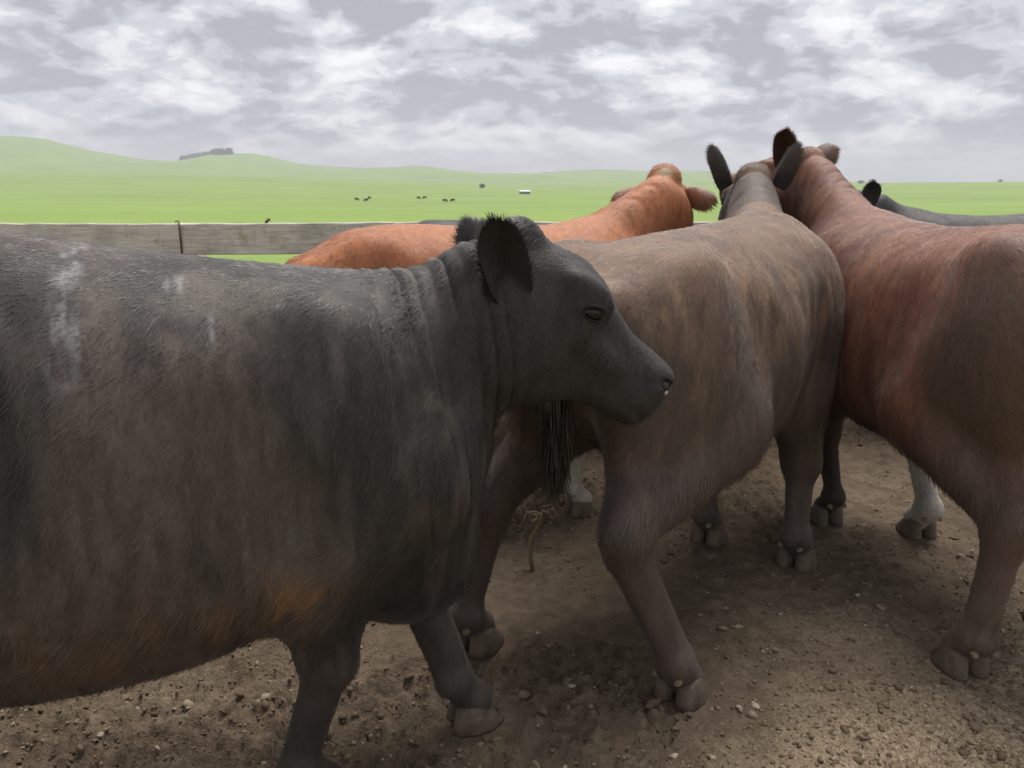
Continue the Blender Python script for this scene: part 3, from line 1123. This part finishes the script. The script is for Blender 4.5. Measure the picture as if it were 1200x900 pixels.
        for s, bp_, Ew in earinfo:
            flow[re == s] = Ew[:, 0]
        flow = flow - rn * np.einsum('nd,nd->n', flow, rn)[:, None]
        flow /= np.linalg.norm(flow, axis=1)[:, None] + 1e-9
        lift = np.where(re != 0, 0.55, 0.18)
        dr = flow + rn * lift[:, None] + rng.normal(0, 0.11, (hair, 3))
        dr /= np.linalg.norm(dr, axis=1)[:, None]
        ln = 0.017 * rng.uniform(0.6, 1.3, hair)
        ln = ln * (1 + 0.9 * sstep(0.80, 0.60, rp[:, 2]) * (1 - legm)) * (1 - 0.35 * legm)
        ln = ln * (1 - 0.35 * hm_)
        ln = ln * (0.6 + 0.9 * fbm(rp, 28, 2, 57))
        pt = sstep(0.08, 0.02, rh[:, 0]) * sstep(-0.07, -0.01, rh[:, 0]) * sstep(0.0, 0.04, rh[:, 2]) * hm_
        ln = ln * (1 + 1.3 * pt)
        ln = np.where(re != 0, 0.019 * rng.uniform(0.4, 1.6, hair), ln) * hair_len
        cc = rc * rng.uniform(0.62, 1.40, (hair, 1))
        roots = rp - rn * 0.001
        # tail switch
        ns = max(300, hair // 40)
        te = np.array(tl[-1])
        tdir = te - np.array(tl[-2])
        tdir /= np.linalg.norm(tdir)
        sr = te - tdir * rng.uniform(0, 0.16, (ns, 1)) + rng.normal(0, 0.012, (ns, 3))
        sdv = tdir + rng.normal(0, 0.07, (ns, 3))
        sl_ = rng.uniform(0.10, 0.24, ns) * switch
        sr = sr + np.stack([0 * sl_, 0.02 * np.sin(sl_ * 30), 0 * sl_], 1)
        sc_ = np.tile(np.array([0.030, 0.021, 0.016]), (ns, 1)) * rng.uniform(0.6, 1.6, (ns, 1))
        cv = strands('coat_hair', np.concatenate([roots, sr]), np.concatenate([dr, sdv]), np.concatenate([ln, sl_]), np.concatenate([cc, sc_]),
                     np.concatenate([np.full(hair, hair_rad), np.full(ns, max(hair_rad, 0.0011))]),
                     nrm=np.concatenate([rn, rng.normal(0, 1, (ns, 3)) * [1, 1, 0.2] - [0.8, 0, 0]]))
        link('coat_hair', cv, None, root)
    # hooves and dewclaws
    for leg, f, fet in hoofs:
        o = link('hoof', HOOF, M_HOOF, root)
        o.scale = (0.6 + 0.4 * leg_fat,) * 3
        o.location = (f[0] - 0.012, f[1], f[2] - 0.006)
        o.rotation_euler = (0, R(0 if f[2] < 0.02 else 25), 0)
        for s in (-1, 1):
            q = link('dewclaw', DEW, M_DEW, root)
            q.location = (fet[0] - 0.027 * leg_fat, fet[1] + s * 0.027 * leg_fat, fet[2] - 0.032)
    if detail:
        for s in (-1, 1):
            # eyeball with lids
            e = link('eye', EYE, M_EYE, root)
            e.matrix_local = Matrix.LocRotScale(Vector(H(0.205, s * 0.110, -0.034)), (Matrix(Hm.tolist()) @ Matrix.Rotation(R(-22), 3, 'Y') @ Matrix.Rotation(R(-s * 10), 3, 'Z')).to_quaternion(), Vector((hs,) * 3))
            lm = bpy.data.objects.new('eyelid', LID[s])
            COL.objects.link(lm)
            lm.parent = e
            nz = link('nostril', NOSTRIL, M_NOSTRIL, root)
            nz.matrix_local = Matrix.LocRotScale(Vector(H(0.510, s * 0.052, -0.060)), Matrix(Hm.tolist()).to_quaternion(), Vector((hs,) * 3))
    if drip:
        dv = link('nose_drip', NOSTRIL, None, root)
        dv.material_slots[0].link = 'OBJECT'
        dv.material_slots[0].material = M_SNOT
        dv.matrix_local = Matrix.LocRotScale(Vector(H(0.524, -0.064, -0.073)), Matrix(Hm.tolist()).to_quaternion(), Vector((0.32, 0.3, 0.55)))
    for s, bp_, Ew in earinfo:
        if s in tags:
            tg = link('ear_tag', TAG, M_TAG, root)
            pos = bp_ + Ew @ np.array([0.075, 0, -0.010]) * hs
            tg.matrix_local = Matrix.LocRotScale(Vector(pos), Matrix(Ew.tolist()).to_quaternion(), Vector((1, 1, 1)))
    print('%s: %d verts, %.1fs' % (name, len(V), time.time() - t0))
    return root


def small_parts():
    V, F = icosphere(3)
    eye = mesh_np('eye', V * np.array([0.023, 0.016, 0.018]), F)
    lids = {}
    for s in (-1, 1):
        pts, rad = [], []
        for k in range(29):
            a = 2 * math.pi * k / 28
            x, z = 0.0255 * math.cos(a), 0.0165 * math.sin(a) if math.sin(a) > 0 else 0.0155 * math.sin(a)
            y = s * (0.0135 - 0.009 * abs(math.cos(a)) ** 3)
            pts.append((x, y, z))
            rad.append(0.0026 + 0.0026 * max(0, math.sin(a)))
        m = tube(pts, np.array(rad), 8)
        m.materials.append(M_LID)
        lids[s] = m
    no = mesh_np('nostril', V * np.array([0.014, 0.010, 0.012]), F)
    # ear tag: rounded panel with a stud
    prof = [(-0.020, -0.018), (0.020, -0.018), (0.024, -0.012), (0.024, 0.020), (0.012, 0.034), (-0.012, 0.034), (-0.024, 0.020), (-0.024, -0.012)]
    tv = [(x * 0.75, y * 0.75, -0.004) for y, x in prof] + [(x * 0.75, y * 0.75, -0.001) for y, x in prof]
    n = len(prof)
    tf = [tuple(range(n))[::-1], tuple(range(n, 2 * n))] + [(i, (i + 1) % n, n + (i + 1) % n, n + i) for i in range(n)]
    tag = mesh_np('ear_tag', np.array(tv), tf, False)
    return eye, lids, no, tag


M_LID = principled('eyelid_skin', (0.012, 0.010, 0.009), 0.7, 0.25)
EYE, LID, NOSTRIL, TAG = small_parts()


# ------------------------------------------------------------------ coats
def coat_black(V, N, hc, hm, ear):
    n = fbm(V * [1, 1, 0.5], 6, 4, 61)
    n2 = fbm(V * [1.4, 1, 0.35], 14, 4, 62)
    c = np.tile(np.array([0.028, 0.0235, 0.0218]), (len(V), 1))
    body = sstep(0.62, 0.15, V[:, 0])
    c = lerp(c, np.array([0.105, 0.077, 0.064]), body * sstep(0.36, 0.66, n) * 0.9)
    n3 = fbm(V * [3.2, 2.0, 0.7], 22, 3, 65)
    c = c * (0.78 + 0.44 * sstep(0.3, 0.7, n3))[:, None]
    c = lerp(c, np.array([0.116, 0.095, 0.082]), sstep(0.5, 0.72, n2) * 0.5 * (1 - hm))
    low = sstep(0.80, 0.62, V[:, 2]) * sstep(0.40, 0.58, V[:, 2]) * sstep(0.48, 0.30, V[:, 0])
    c = lerp(c, np.array([0.150, 0.080, 0.040]), low * sstep(0.46, 0.66, n2) * 0.6)
    gin = np.exp(-(((V[:, 0] - 0.29) / 0.07) ** 2 + ((V[:, 2] - 0.665) / 0.05) ** 2))
    c = lerp(c, np.array([0.26, 0.135, 0.05]), np.clip(gin * 0.8 * sstep(0.42, 0.62, fbm(V * [2.2, 1, 0.5], 24, 3, 68)), 0, 0.8))
    c = lerp(c, np.array([0.066, 0.050, 0.040]), sstep(0.55, 0.35, V[:, 2]) * (0.4 + 0.6 * n))
    # old brand scars grown out in white hair
    right = N[:, 1] < 0.1
    for x, z, rx, rz, a in ((-0.055, 1.322, 0.026, 0.045, 0.5), (-0.05, 1.19, 0.034, 0.075, 0.38), (-0.06, 1.255, 0.018, 0.03, 0.28), (0.13, 1.282, 0.026, 0.015, 0.6), (0.19, 1.215, 0.010, 0.036, 0.55)):
        dd = ((V[:, 0] - x) / rx) ** 2 + ((V[:, 2] - z) / rz) ** 2
        m = np.exp(-dd * 1.1) * (0.35 + 1.3 * sstep(0.35, 0.65, fbm(V * [3, 1, 0.6], 30, 2, 66)))
        c = lerp(c, np.array([0.34, 0.33, 0.34]), np.clip(m * m, 0, 1) * a * right)
    mud = sstep(0.52, 0.66, fbm(V, 9, 3, 67)) * np.exp(-(((V[:, 0] - 0.60) / 0.12) ** 2 + ((V[:, 2] - 0.92) / 0.14) ** 2)) * 0.7
    c = lerp(c, np.array([0.11, 0.088, 0.060]), mud)
    return c


def coat_plain(base, dark, dust, legs, seed, extra=None, mott=1.0):
    base, dark, dust, legs = (np.array(v) for v in (base, dark, dust, legs))

    def f(V, N, hc, hm, ear):
        n = fbm(V * [1, 1, 0.5], 5, 4, seed)
        n2 = fbm(V * [1.3, 1, 0.35], 15, 4, seed + 1)
        c = np.tile(base, (len(V), 1))
        c = lerp(c, dark, sstep(0.42, 0.66, n) * 0.8)
        c = lerp(c, dust, sstep(0.46, 0.66, n2) * 0.8 * mott)
        n3 = fbm(V * [3.2, 2.0, 0.7], 22, 3, seed + 2)
        c = c * (1 + 0.56 * mott * (sstep(0.3, 0.7, n3) - 0.5))[:, None]
        c = lerp(c, legs[None] * (0.75 + 0.9 * sstep(0.35, 0.7, n2))[:, None], sstep(0.78, 0.50, V[:, 2]) * (1 - hm))
        c = lerp(c, legs * 0.9, (ear != 0) * 0.45)
        c = lerp(c, np.array([0.150, 0.112, 0.080]), sstep(0.42, 0.10, V[:, 2]) * (0.25 + 0.75 * sstep(0.4, 0.65, n2)) * 0.7)
        if extra:
            c = extra(V, N, hc, hm, ear, c, n, n2)
        return c
    return f


def sock(c, V, x, y, top, n, rad=0.16, col=(0.55, 0.50, 0.44)):
    m = (np.hypot(V[:, 0] - x, V[:, 1] - y) < rad) * sstep(top + 0.02, top - 0.02, V[:, 2] + 0.05 * (n - 0.5))
    return lerp(c, np.array(col), m * (0.7 + 0.5 * np.clip(n - 0.3, 0, 0.6)))


def folds_black(V, N, hc):
    """neck skin folds, running down from the crest"""
    x, z = V[:, 0], V[:, 2]
    s = x - 0.10 * (1.2 - z) + 0.022 * (fbm(V, 5, 2, 71) - 0.5)
    wgt = sstep(0.46, 0.56, s) * sstep(0.86, 0.78, s) * sstep(0.62, 0.80, z)
    ph = s / 0.036 * 2 * math.pi
    r = -np.maximum(0, np.cos(ph)) ** 4
    amp = 0.25 + 1.3 * sstep(0.25, 0.7, vnoise(np.stack([s * 26, z * 3, 0 * z], 1), 1.0, 72))
    out = r * 0.0078 * wgt * amp
    # eye pouch and face lines
    return out


def no_folds(V, N, hc):
    return np.zeros(len(V))


def rib_folds(V, N, hc):
    x, z = V[:, 0], V[:, 2]
    wgt = sstep(-0.35, -0.1, x) * sstep(0.5, 0.3, x) * sstep(0.7, 0.9, z) * sstep(1.3, 1.1, z)
    return 0.0018 * np.sin(x / 0.10 * 2 * math.pi + z * 2) * wgt


def neck_rolls(V, N, hc):
    x, z = V[:, 0], V[:, 2]
    wgt = sstep(0.50, 0.6, x) * sstep(0.02, -0.08, hc[:, 0])
    dist = -hc[:, 0]
    dist = dist + 0.03 * (fbm(V, 6, 2, 75) - 0.5)
    return -0.005 * np.maximum(0, np.cos(dist / 0.05 * 2 * math.pi)) ** 2 * wgt * sstep(0.35, 0.65, fbm(V, 5, 2, 76))


# A: the black animal in profile
HQ = 1.0
make_cow('black_cow', 'black animal in side profile, head bare of tags, white brand scars on its flank', 'cow',
         **POSE['black'], drip=True, leg_fat=1.08, vox=0.0075,
         poll=(0.86, -0.06, 1.345), head=(-9, 38, 0), hscale=1.04,
         trunk=dict(bot=[1.02, 0.86, 0.70, 0.54, 0.43, 0.405, 0.43, 0.475, 0.49, 0.53, 0.60, 0.78],
                    top=[1.17, 1.28, 1.37, 1.41, 1.405, 1.372, 1.33, 1.30, 1.28, 1.25, 1.19, 1.12],
                    wid=[0.05, 0.16, 0.22, 0.265, 0.315, 0.36, 0.365, 0.325, 0.275, 0.24, 0.18, 0.08]),
         coat=coat_black, hair=220000, hair_rad=0.00060, deform=folds_black, brisket=-0.06, neck_fat=1.05, neck_top=-0.055, ear_low=0.10, ear_size=(0.168, 0.10),
         ears={1: ((-0.86, 0.50, 0.50), (0.3, 0.9, -0.1)), -1: ((-0.75, -0.30, 0.58), (0.35, -0.9, -0.1))})


# B: the brown animal walking away
def ex_b(V, N, hc, hm, ear, c, n, n2):
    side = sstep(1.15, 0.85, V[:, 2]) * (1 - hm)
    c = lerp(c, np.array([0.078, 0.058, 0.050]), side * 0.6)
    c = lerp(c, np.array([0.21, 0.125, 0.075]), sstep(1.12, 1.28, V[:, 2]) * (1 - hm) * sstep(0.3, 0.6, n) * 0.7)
    c = lerp(c, np.array([0.050, 0.045, 0.045]), hm * sstep(0.05, 0.0, hc[:, 2]) * 0.6)
    c = lerp(c, np.array([0.036, 0.032, 0.033]), (np.abs(hc[:, 0] + 0.15) < 0.2) * (np.abs(hc[:, 1]) < 0.2) * (V[:, 2] > 1.2) * (V[:, 0] > 0.6) * 0.6)
    c = lerp(c, np.array([0.17, 0.098, 0.062]), sstep(-0.04, 0.02, hc[:, 2]) * sstep(-0.11, -0.04, hc[:, 0]) * (np.linalg.norm(hc, axis=1) < 0.3) * (ear == 0) * 0.8)
    return c


make_cow('brown_cow', 'dusty dark brown animal walking away, rump towards the black one in profile', 'cow',
         **POSE['brown'], leg_fat=1.28, vox=0.0105,
         hocks={'RH': (-0.80, -0.23, 0.53)},
         trunk=dict(top=[1.13, 1.20, 1.25, 1.285, 1.30, 1.31, 1.32, 1.335, 1.35, 1.31, 1.22, 1.12]), round_n=2.05,
         poll=(1.00, 0.33, 1.465), head=(30, 18, 0), poll_up=0.035,
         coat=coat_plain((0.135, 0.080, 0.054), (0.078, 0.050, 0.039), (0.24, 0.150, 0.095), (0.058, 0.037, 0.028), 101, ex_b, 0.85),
         hair=140000, hair_rad=0.00075, deform=rib_folds, tags=(-1,),
         tail=[(-0.76, 0, 1.20), (-0.86, -0.03, 1.14), (-0.90, -0.04, 1.02), (-0.90, -0.05, 0.90), (-0.90, -0.05, 0.80)], switch=0.65,
         ear_size=(0.20, 0.11), ears={1: ((-0.25, 0.55, 0.85), (0.55, 0.7, -0.2)), -1: ((-0.25, -0.5, 0.85), (0.55, -0.7, -0.2))})


# C: the red animal on the right
def ex_c(V, N, hc, hm, ear, c, n, n2):
    m = np.exp(-(((V[:, 0] + 0.64) / 0.25) ** 2 + ((V[:, 2] - 0.93) / 0.27) ** 2)) * 1.5
    c = lerp(c, np.array([0.105, 0.070, 0.046]), np.clip(m * (0.1 + 1.2 * sstep(0.34, 0.62, 0.6 * n2 + 0.4 * n)), 0, 0.85))
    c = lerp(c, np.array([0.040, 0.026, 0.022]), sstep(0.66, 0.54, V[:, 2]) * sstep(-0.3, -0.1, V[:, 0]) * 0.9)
    return sock(c, V, 0.20, -0.22, 0.36, n2, 0.21)


make_cow('red_cow', 'red brown animal standing close beside the dusty brown one, mud on its thigh', 'cow',
         **POSE['red'], leg_fat=1.18, vox=0.0105,
         poll=(1.03, -0.02, 1.55), head=(24, 5, 0), poll_up=0.03,
         coat=coat_plain((0.215, 0.086, 0.052), (0.140, 0.058, 0.040), (0.27, 0.130, 0.080), (0.074, 0.046, 0.037), 111, ex_c, 0.7),
         hair=140000, hair_rad=0.00075, deform=neck_rolls, tags=(1, -1),
         ears={1: ((-0.35, 0.6, 0.7), (-0.1, 0.9, -0.3)), -1: ((0.1, -0.95, 0.42), (0.9, 0.1, -0.3))}, ear_size=(0.20, 0.12))


# E: the orange animal behind
def ex_e(V, N, hc, hm, ear, c, n, n2):
    c = lerp(c, np.array([0.34, 0.19, 0.10]), hm * sstep(0.02, 0.06, hc[:, 2]) * 0.5)
    w_ = np.exp(-((hc[:, 0] + 0.05) ** 2 + hc[:, 1] ** 2 + (hc[:, 2] - 0.02) ** 2) / 0.03 ** 2)
    c = lerp(c, np.array([0.50, 0.40, 0.27]), w_)
    return sock(sock(c, V, 0.42, -0.16, 0.34, n2), V, 0.42, 0.16, 0.34, n2)


make_cow('orange_cow', 'orange red animal with bright bare back standing behind the black one in profile', 'cow',
         **POSE['orange'], vox=0.0125,
         poll=(0.98, 0.20, 1.51), head=(62, 18, 0), poll_up=0.03, hscale=1.08,
         trunk=dict(top=[1.13, 1.20, 1.26, 1.315, 1.335, 1.325, 1.315, 1.315, 1.325, 1.29, 1.22, 1.12]),
         coat=coat_plain((0.430, 0.155, 0.062), (0.33, 0.112, 0.046), (0.46, 0.200, 0.095), (0.16, 0.065, 0.035), 121, ex_e, 0.35),
         hair=80000, hair_rad=0.0010, tags=(1, -1), deform=neck_rolls,
         tail=[(-0.74, 0, 1.18), (-0.84, 0, 1.12), (-0.87, 0, 0.95), (-0.87, 0, 0.75), (-0.86, 0, 0.58)],
         ear_low=0.02, ear_size=(0.155, 0.10), ears={1: ((-0.30, 0.75, -0.50), (0.85, 0.3, -0.3)), -1: ((-0.25, -0.75, -0.50), (0.85, -0.3, -0.3))})

# animals beyond
BLK = coat_plain((0.046, 0.043, 0.044), (0.034, 0.031, 0.032), (0.075, 0.067, 0.062), (0.036, 0.033, 0.033), 131)
BRN = coat_plain((0.105, 0.052, 0.036), (0.070, 0.038, 0.028), (0.12, 0.075, 0.055), (0.05, 0.032, 0.025), 141)
make_cow('black_cow', 'black animal showing one ear and its poll over the red brown back', 'cow', (2.9, 4.78, 0), 178, 1.0, vox=0.018,
         poll=(0.80, -0.02, 1.41), head=(20, 35, 0), coat=BLK, hair=14000, hair_rad=0.0014, detail=False, ear_size=(0.14, 0.12),
         ears={1: ((-0.55, 0.5, 0.75), (0.2, 0.9, 0)), -1: ((-0.55, -0.5, 0.75), (0.2, -0.9, 0))})
make_cow('black_cow', 'grey black back of an animal passing behind the red brown one', 'cow', (3.35, 4.15, 0), 200, 1.06, vox=0.018,
         poll=(0.86, 0.1, 1.10), head=(0, 60, 0), coat=BLK, hair=14000, hair_rad=0.0014, detail=False)
make_cow('black_cow', 'black back just showing past the ears of the black animal in profile', 'cow', (0.08, 4.55, 0), 4, 0.97, vox=0.018,
         poll=(0.90, 0.0, 1.05), head=(0, 60, 0), coat=BLK, hair=10000, hair_rad=0.0014, detail=False)
make_cow('brown_cow', 'dull brown back low behind the raised head of the orange animal', 'cow', (0.92, 4.75, 0), 172, 0.95, vox=0.018,
         poll=(0.90, 0.0, 0.95), head=(0, 60, 0), coat=BRN, hair=10000, hair_rad=0.0014, detail=False)
print('cattle done', time.time() - T0)


# ------------------------------------------------------------------ things far off on the pasture
def at_pixel(u, r):
    """point of the field at distance r in the direction of picture column u"""
    th = math.atan((u - 600) / 900 / 1.034)
    x, y = r * math.sin(th), r * math.cos(th)
    return x, y, field_z(x, y)


def b_leaf(t, b):
    o = t.n('ShaderNodeTexCoord').outputs['Object']
    n = t.noise(o, 0.3, 4, 0.6)
    t.put(b.inputs['Base Color'], t.ramp(n, [(0.3, (0.030, 0.050, 0.022)), (0.7, (0.060, 0.090, 0.035))]))


M_LEAF = principled('dark_foliage', rough=0.8, spec=0.2, build=b_leaf)
M_BARK = principled('bark', (0.10, 0.075, 0.055), 0.9, 0.1)


def crown_arrays(h, w_, n, conic):
    """many small leaf clumps spread through a crown"""
    t = rng.random(n)
    z = h * (0.18 + 0.82 * t)
    rad = w_ * ((1 - t) ** 0.8 if conic else np.sqrt(np.maximum(0.02, 1 - (2 * t - 0.9) ** 2)))
    a = rng.uniform(0, 6.283, n)
    rr = rad * np.sqrt(rng.random(n))
    c = np.stack([rr * np.cos(a), rr * np.sin(a), z], 1)
    q = rng.normal(0, 1, (n, 4, 3)) * h * 0.055
    V = (c[:, None] + q).reshape(-1, 3)
    b = np.arange(n)[:, None] * 4
    F = np.concatenate([b + [0, 1, 2], b + [0, 2, 3], b + [0, 3, 1], b + [1, 3, 2]])
    return V, F


def far_tree(u, r, h, w_, label, conic=False, group=None):
    x, y, z = at_pixel(u, r)
    root = link('pasture_tree', None, label=label, category='tree')
    root.location = (x, y, z - 0.3)
    if group:
        root['group'] = group
    link('trunk', tube([(0, 0, -1), (0, 0, h * 0.3), (0.1, 0, h * 0.7)], np.array([h * 0.03, h * 0.025, h * 0.01]), 7), M_BARK, root)
    V, F = crown_arrays(h, w_, 420, conic)
    link('crown', mesh_np('crown', V, F, False), M_LEAF, root)


def far_things():
    # pine plantation on the hill
    Vs, Fs, off = [], [], 0
    for _ in range(230):
        s = rng.random()
        u = 214 + 62 * s
        lo_, hi_ = (1960, 2170) if s < 0.6 else (1720, 2080 - 130 * s)
        r = rng.uniform(lo_, hi_)
        x, y, z = at_pixel(u, r)
        V, F = crown_arrays(rng.uniform(10, 14), 5.0, 60, True)
        Vs.append(V + [x, y, z - 2])
        Fs.append(F + off)
        off += len(V)
    link('pine_wood', mesh_np('pine_wood', np.concatenate(Vs), np.concatenate(Fs), False), M_LEAF, kind='stuff',
         label='dark pine plantation on the crest of the distant green hill', category='wood')
    far_tree(1009, 790, 3.2, 3.6, 'low dark clump of trees on the skyline beside the raised red ear')
    far_tree(1022, 792, 3.8, 4.0, 'rounded dark tree on the skyline, taller one of the pair')
    far_tree(1172, 795, 2.2, 2.4, 'tiny lone bush on the bare green skyline')
    far_tree(486, 2150, 8, 9, 'dark tree standing alone on the far ridge crest')
    far_tree(640, 2150, 6, 14, 'broad dark trees on the far ridge crest above the shed')
    far_tree(565, 520, 3.2, 2.0, 'small dark tree on the pasture beyond the shed')
    # shed
    x, y, z = at_pixel(615, 330)
    sh = link('farm_shed', None, label='small low shed with pale blue roof out on the pasture', category='shed')
    sh.location = (x, y, z - 0.2)
    sh.rotation_euler = (0, 0, 0.3)
    V = np.array([(-2, -1.3, 0), (2, -1.3, 0), (2, 1.3, 0), (-2, 1.3, 0), (-2, -1.3, 1.3), (2, -1.3, 1.3), (2, 1.3, 1.7), (-2, 1.3, 1.7)], float)
    F = [(0, 1, 5, 4), (1, 2, 6, 5), (2, 3, 7, 6), (3, 0, 4, 7), (0, 3, 2, 1), (4, 5, 6, 7)]
    link('wall', mesh_np('wall', V, F, False), principled('shed_wall', (0.20, 0.22, 0.22), 0.7), sh)
    V = np.array([(-2.3, -1.7, 1.27), (2.3, -1.7, 1.27), (2.3, 1.6, 1.79), (-2.3, 1.6, 1.79), (-2.3, -1.7, 1.35), (2.3, -1.7, 1.35), (2.3, 1.6, 1.87), (-2.3, 1.6, 1.87)], float)
    link('roof', mesh_np('roof', V, F, False), principled('shed_roof', (0.62, 0.72, 0.74), 0.4), sh)


far_things()

# grazing cattle far off, copies of one animal
src = make_cow('grazing_cow', 'small dark brown animal grazing far out on the open pasture', 'cow', (0, 0, 0), 0, 0.65, vox=0.03,
               poll=(0.92, 0.0, 0.62), head=(0, 75, 0), coat=BRN, hair=0, detail=False, group='cattle grazing far off')
for i, (u, r, hd) in enumerate([(417, 215, 20), (428, 205, 200), (432, 230, 150), (490, 225, 10), (497, 228, 175), (521, 190, 0), (530, 192, 185)]):
    o = src if i == 0 else src.copy()
    if i:
        COL.objects.link(o)
        for ch in src.children:
            c = ch.copy()
            c.parent = o
            COL.objects.link(c)
    x, y, z = at_pixel(u, r)
    o.location = (x, y, z)
    o.rotation_euler = (0, 0, R(hd))

# ------------------------------------------------------------------ air
def build_haze():
    lo, hi, zt, zb = -5200.0, 5200.0, float(FIELD[..., 2].max()) + 30, float(FIELD[..., 2].min()) - 1.5
    V = np.array([(x, y, z) for z in (zb, zt) for x, y in ((lo, lo), (hi, lo), (hi, hi), (lo, hi))])
    F = [(3, 2, 1, 0), (4, 5, 6, 7), (0, 1, 5, 4), (1, 2, 6, 5), (2, 3, 7, 6), (3, 0, 4, 7)]
    m, t = material('haze')
    v = t.n('ShaderNodeVolumePrincipled')
    v.inputs['Color'].default_value = (0.93, 0.95, 1.0, 1)
    v.inputs['Density'].default_value = 0.00042
    t.n('ShaderNodeOutputMaterial', i_Volume=v.outputs[0])
    link('haze', mesh_np('haze', V, F, False), m, kind='stuff', label='thin pale haze in the air over the hills', category='haze')


M_STRAW = principled('dry_straw', (0.17, 0.125, 0.075), 0.9, 0.1)


def straw_things():
    root = link('dry_stalk', None, label='tan dry stalk with a tuft of straw, between the brown hind legs', category='straw')
    root.location = (0.085, 2.78, 0)
    link('stalk', tube([(0.0, 0, -0.02), (-0.012, 0, 0.06), (-0.008, 0, 0.14), (0.02, 0, 0.20), (0.035, 0, 0.26)], np.array([0.008, 0.010, 0.011, 0.009, 0.006]), 8), M_STRAW, root)
    for k in range(9):
        a = rng.uniform(0, 6.28)
        l = rng.uniform(0.05, 0.12)
        b = np.array([0.03, 0, rng.uniform(0.20, 0.28)])
        p = [b + np.array([math.cos(a), math.sin(a) * 0.5, rng.uniform(-0.5, 0.6)]) * l * t + np.array([0, 0, -0.03 * t * t]) for t in np.linspace(0, 1, 5)]
        link('straw_blade', tube(p, np.linspace(0.0035, 0.001, 5), 5), M_STRAW, root)
    # loose straw caught at the hoof
    for k, (x, y, pts) in enumerate([(1.50, 2.03, [(-0.09, 0.0, 0.015), (-0.04, -0.02, 0.05), (0.03, 0.0, 0.055), (0.12, 0.02, 0.075), (0.22, 0.05, 0.09)]),
                                     (1.52, 2.0, [(-0.02, 0.02, 0.012), (0.03, -0.02, 0.02), (0.10, 0.0, 0.018), (0.2, 0.03, 0.02)])]):
        o = link('straw', tube(pts, 0.0022, 6), M_STRAW, label=['long pale straw arched up beside the red animal\'s hoof', 'pale straw lying flat on the dirt by the hoof'][k], category='straw')
        o.location = (x, y, dh(x, y))


straw_things()


build_haze()
print('scene done', time.time() - T0)
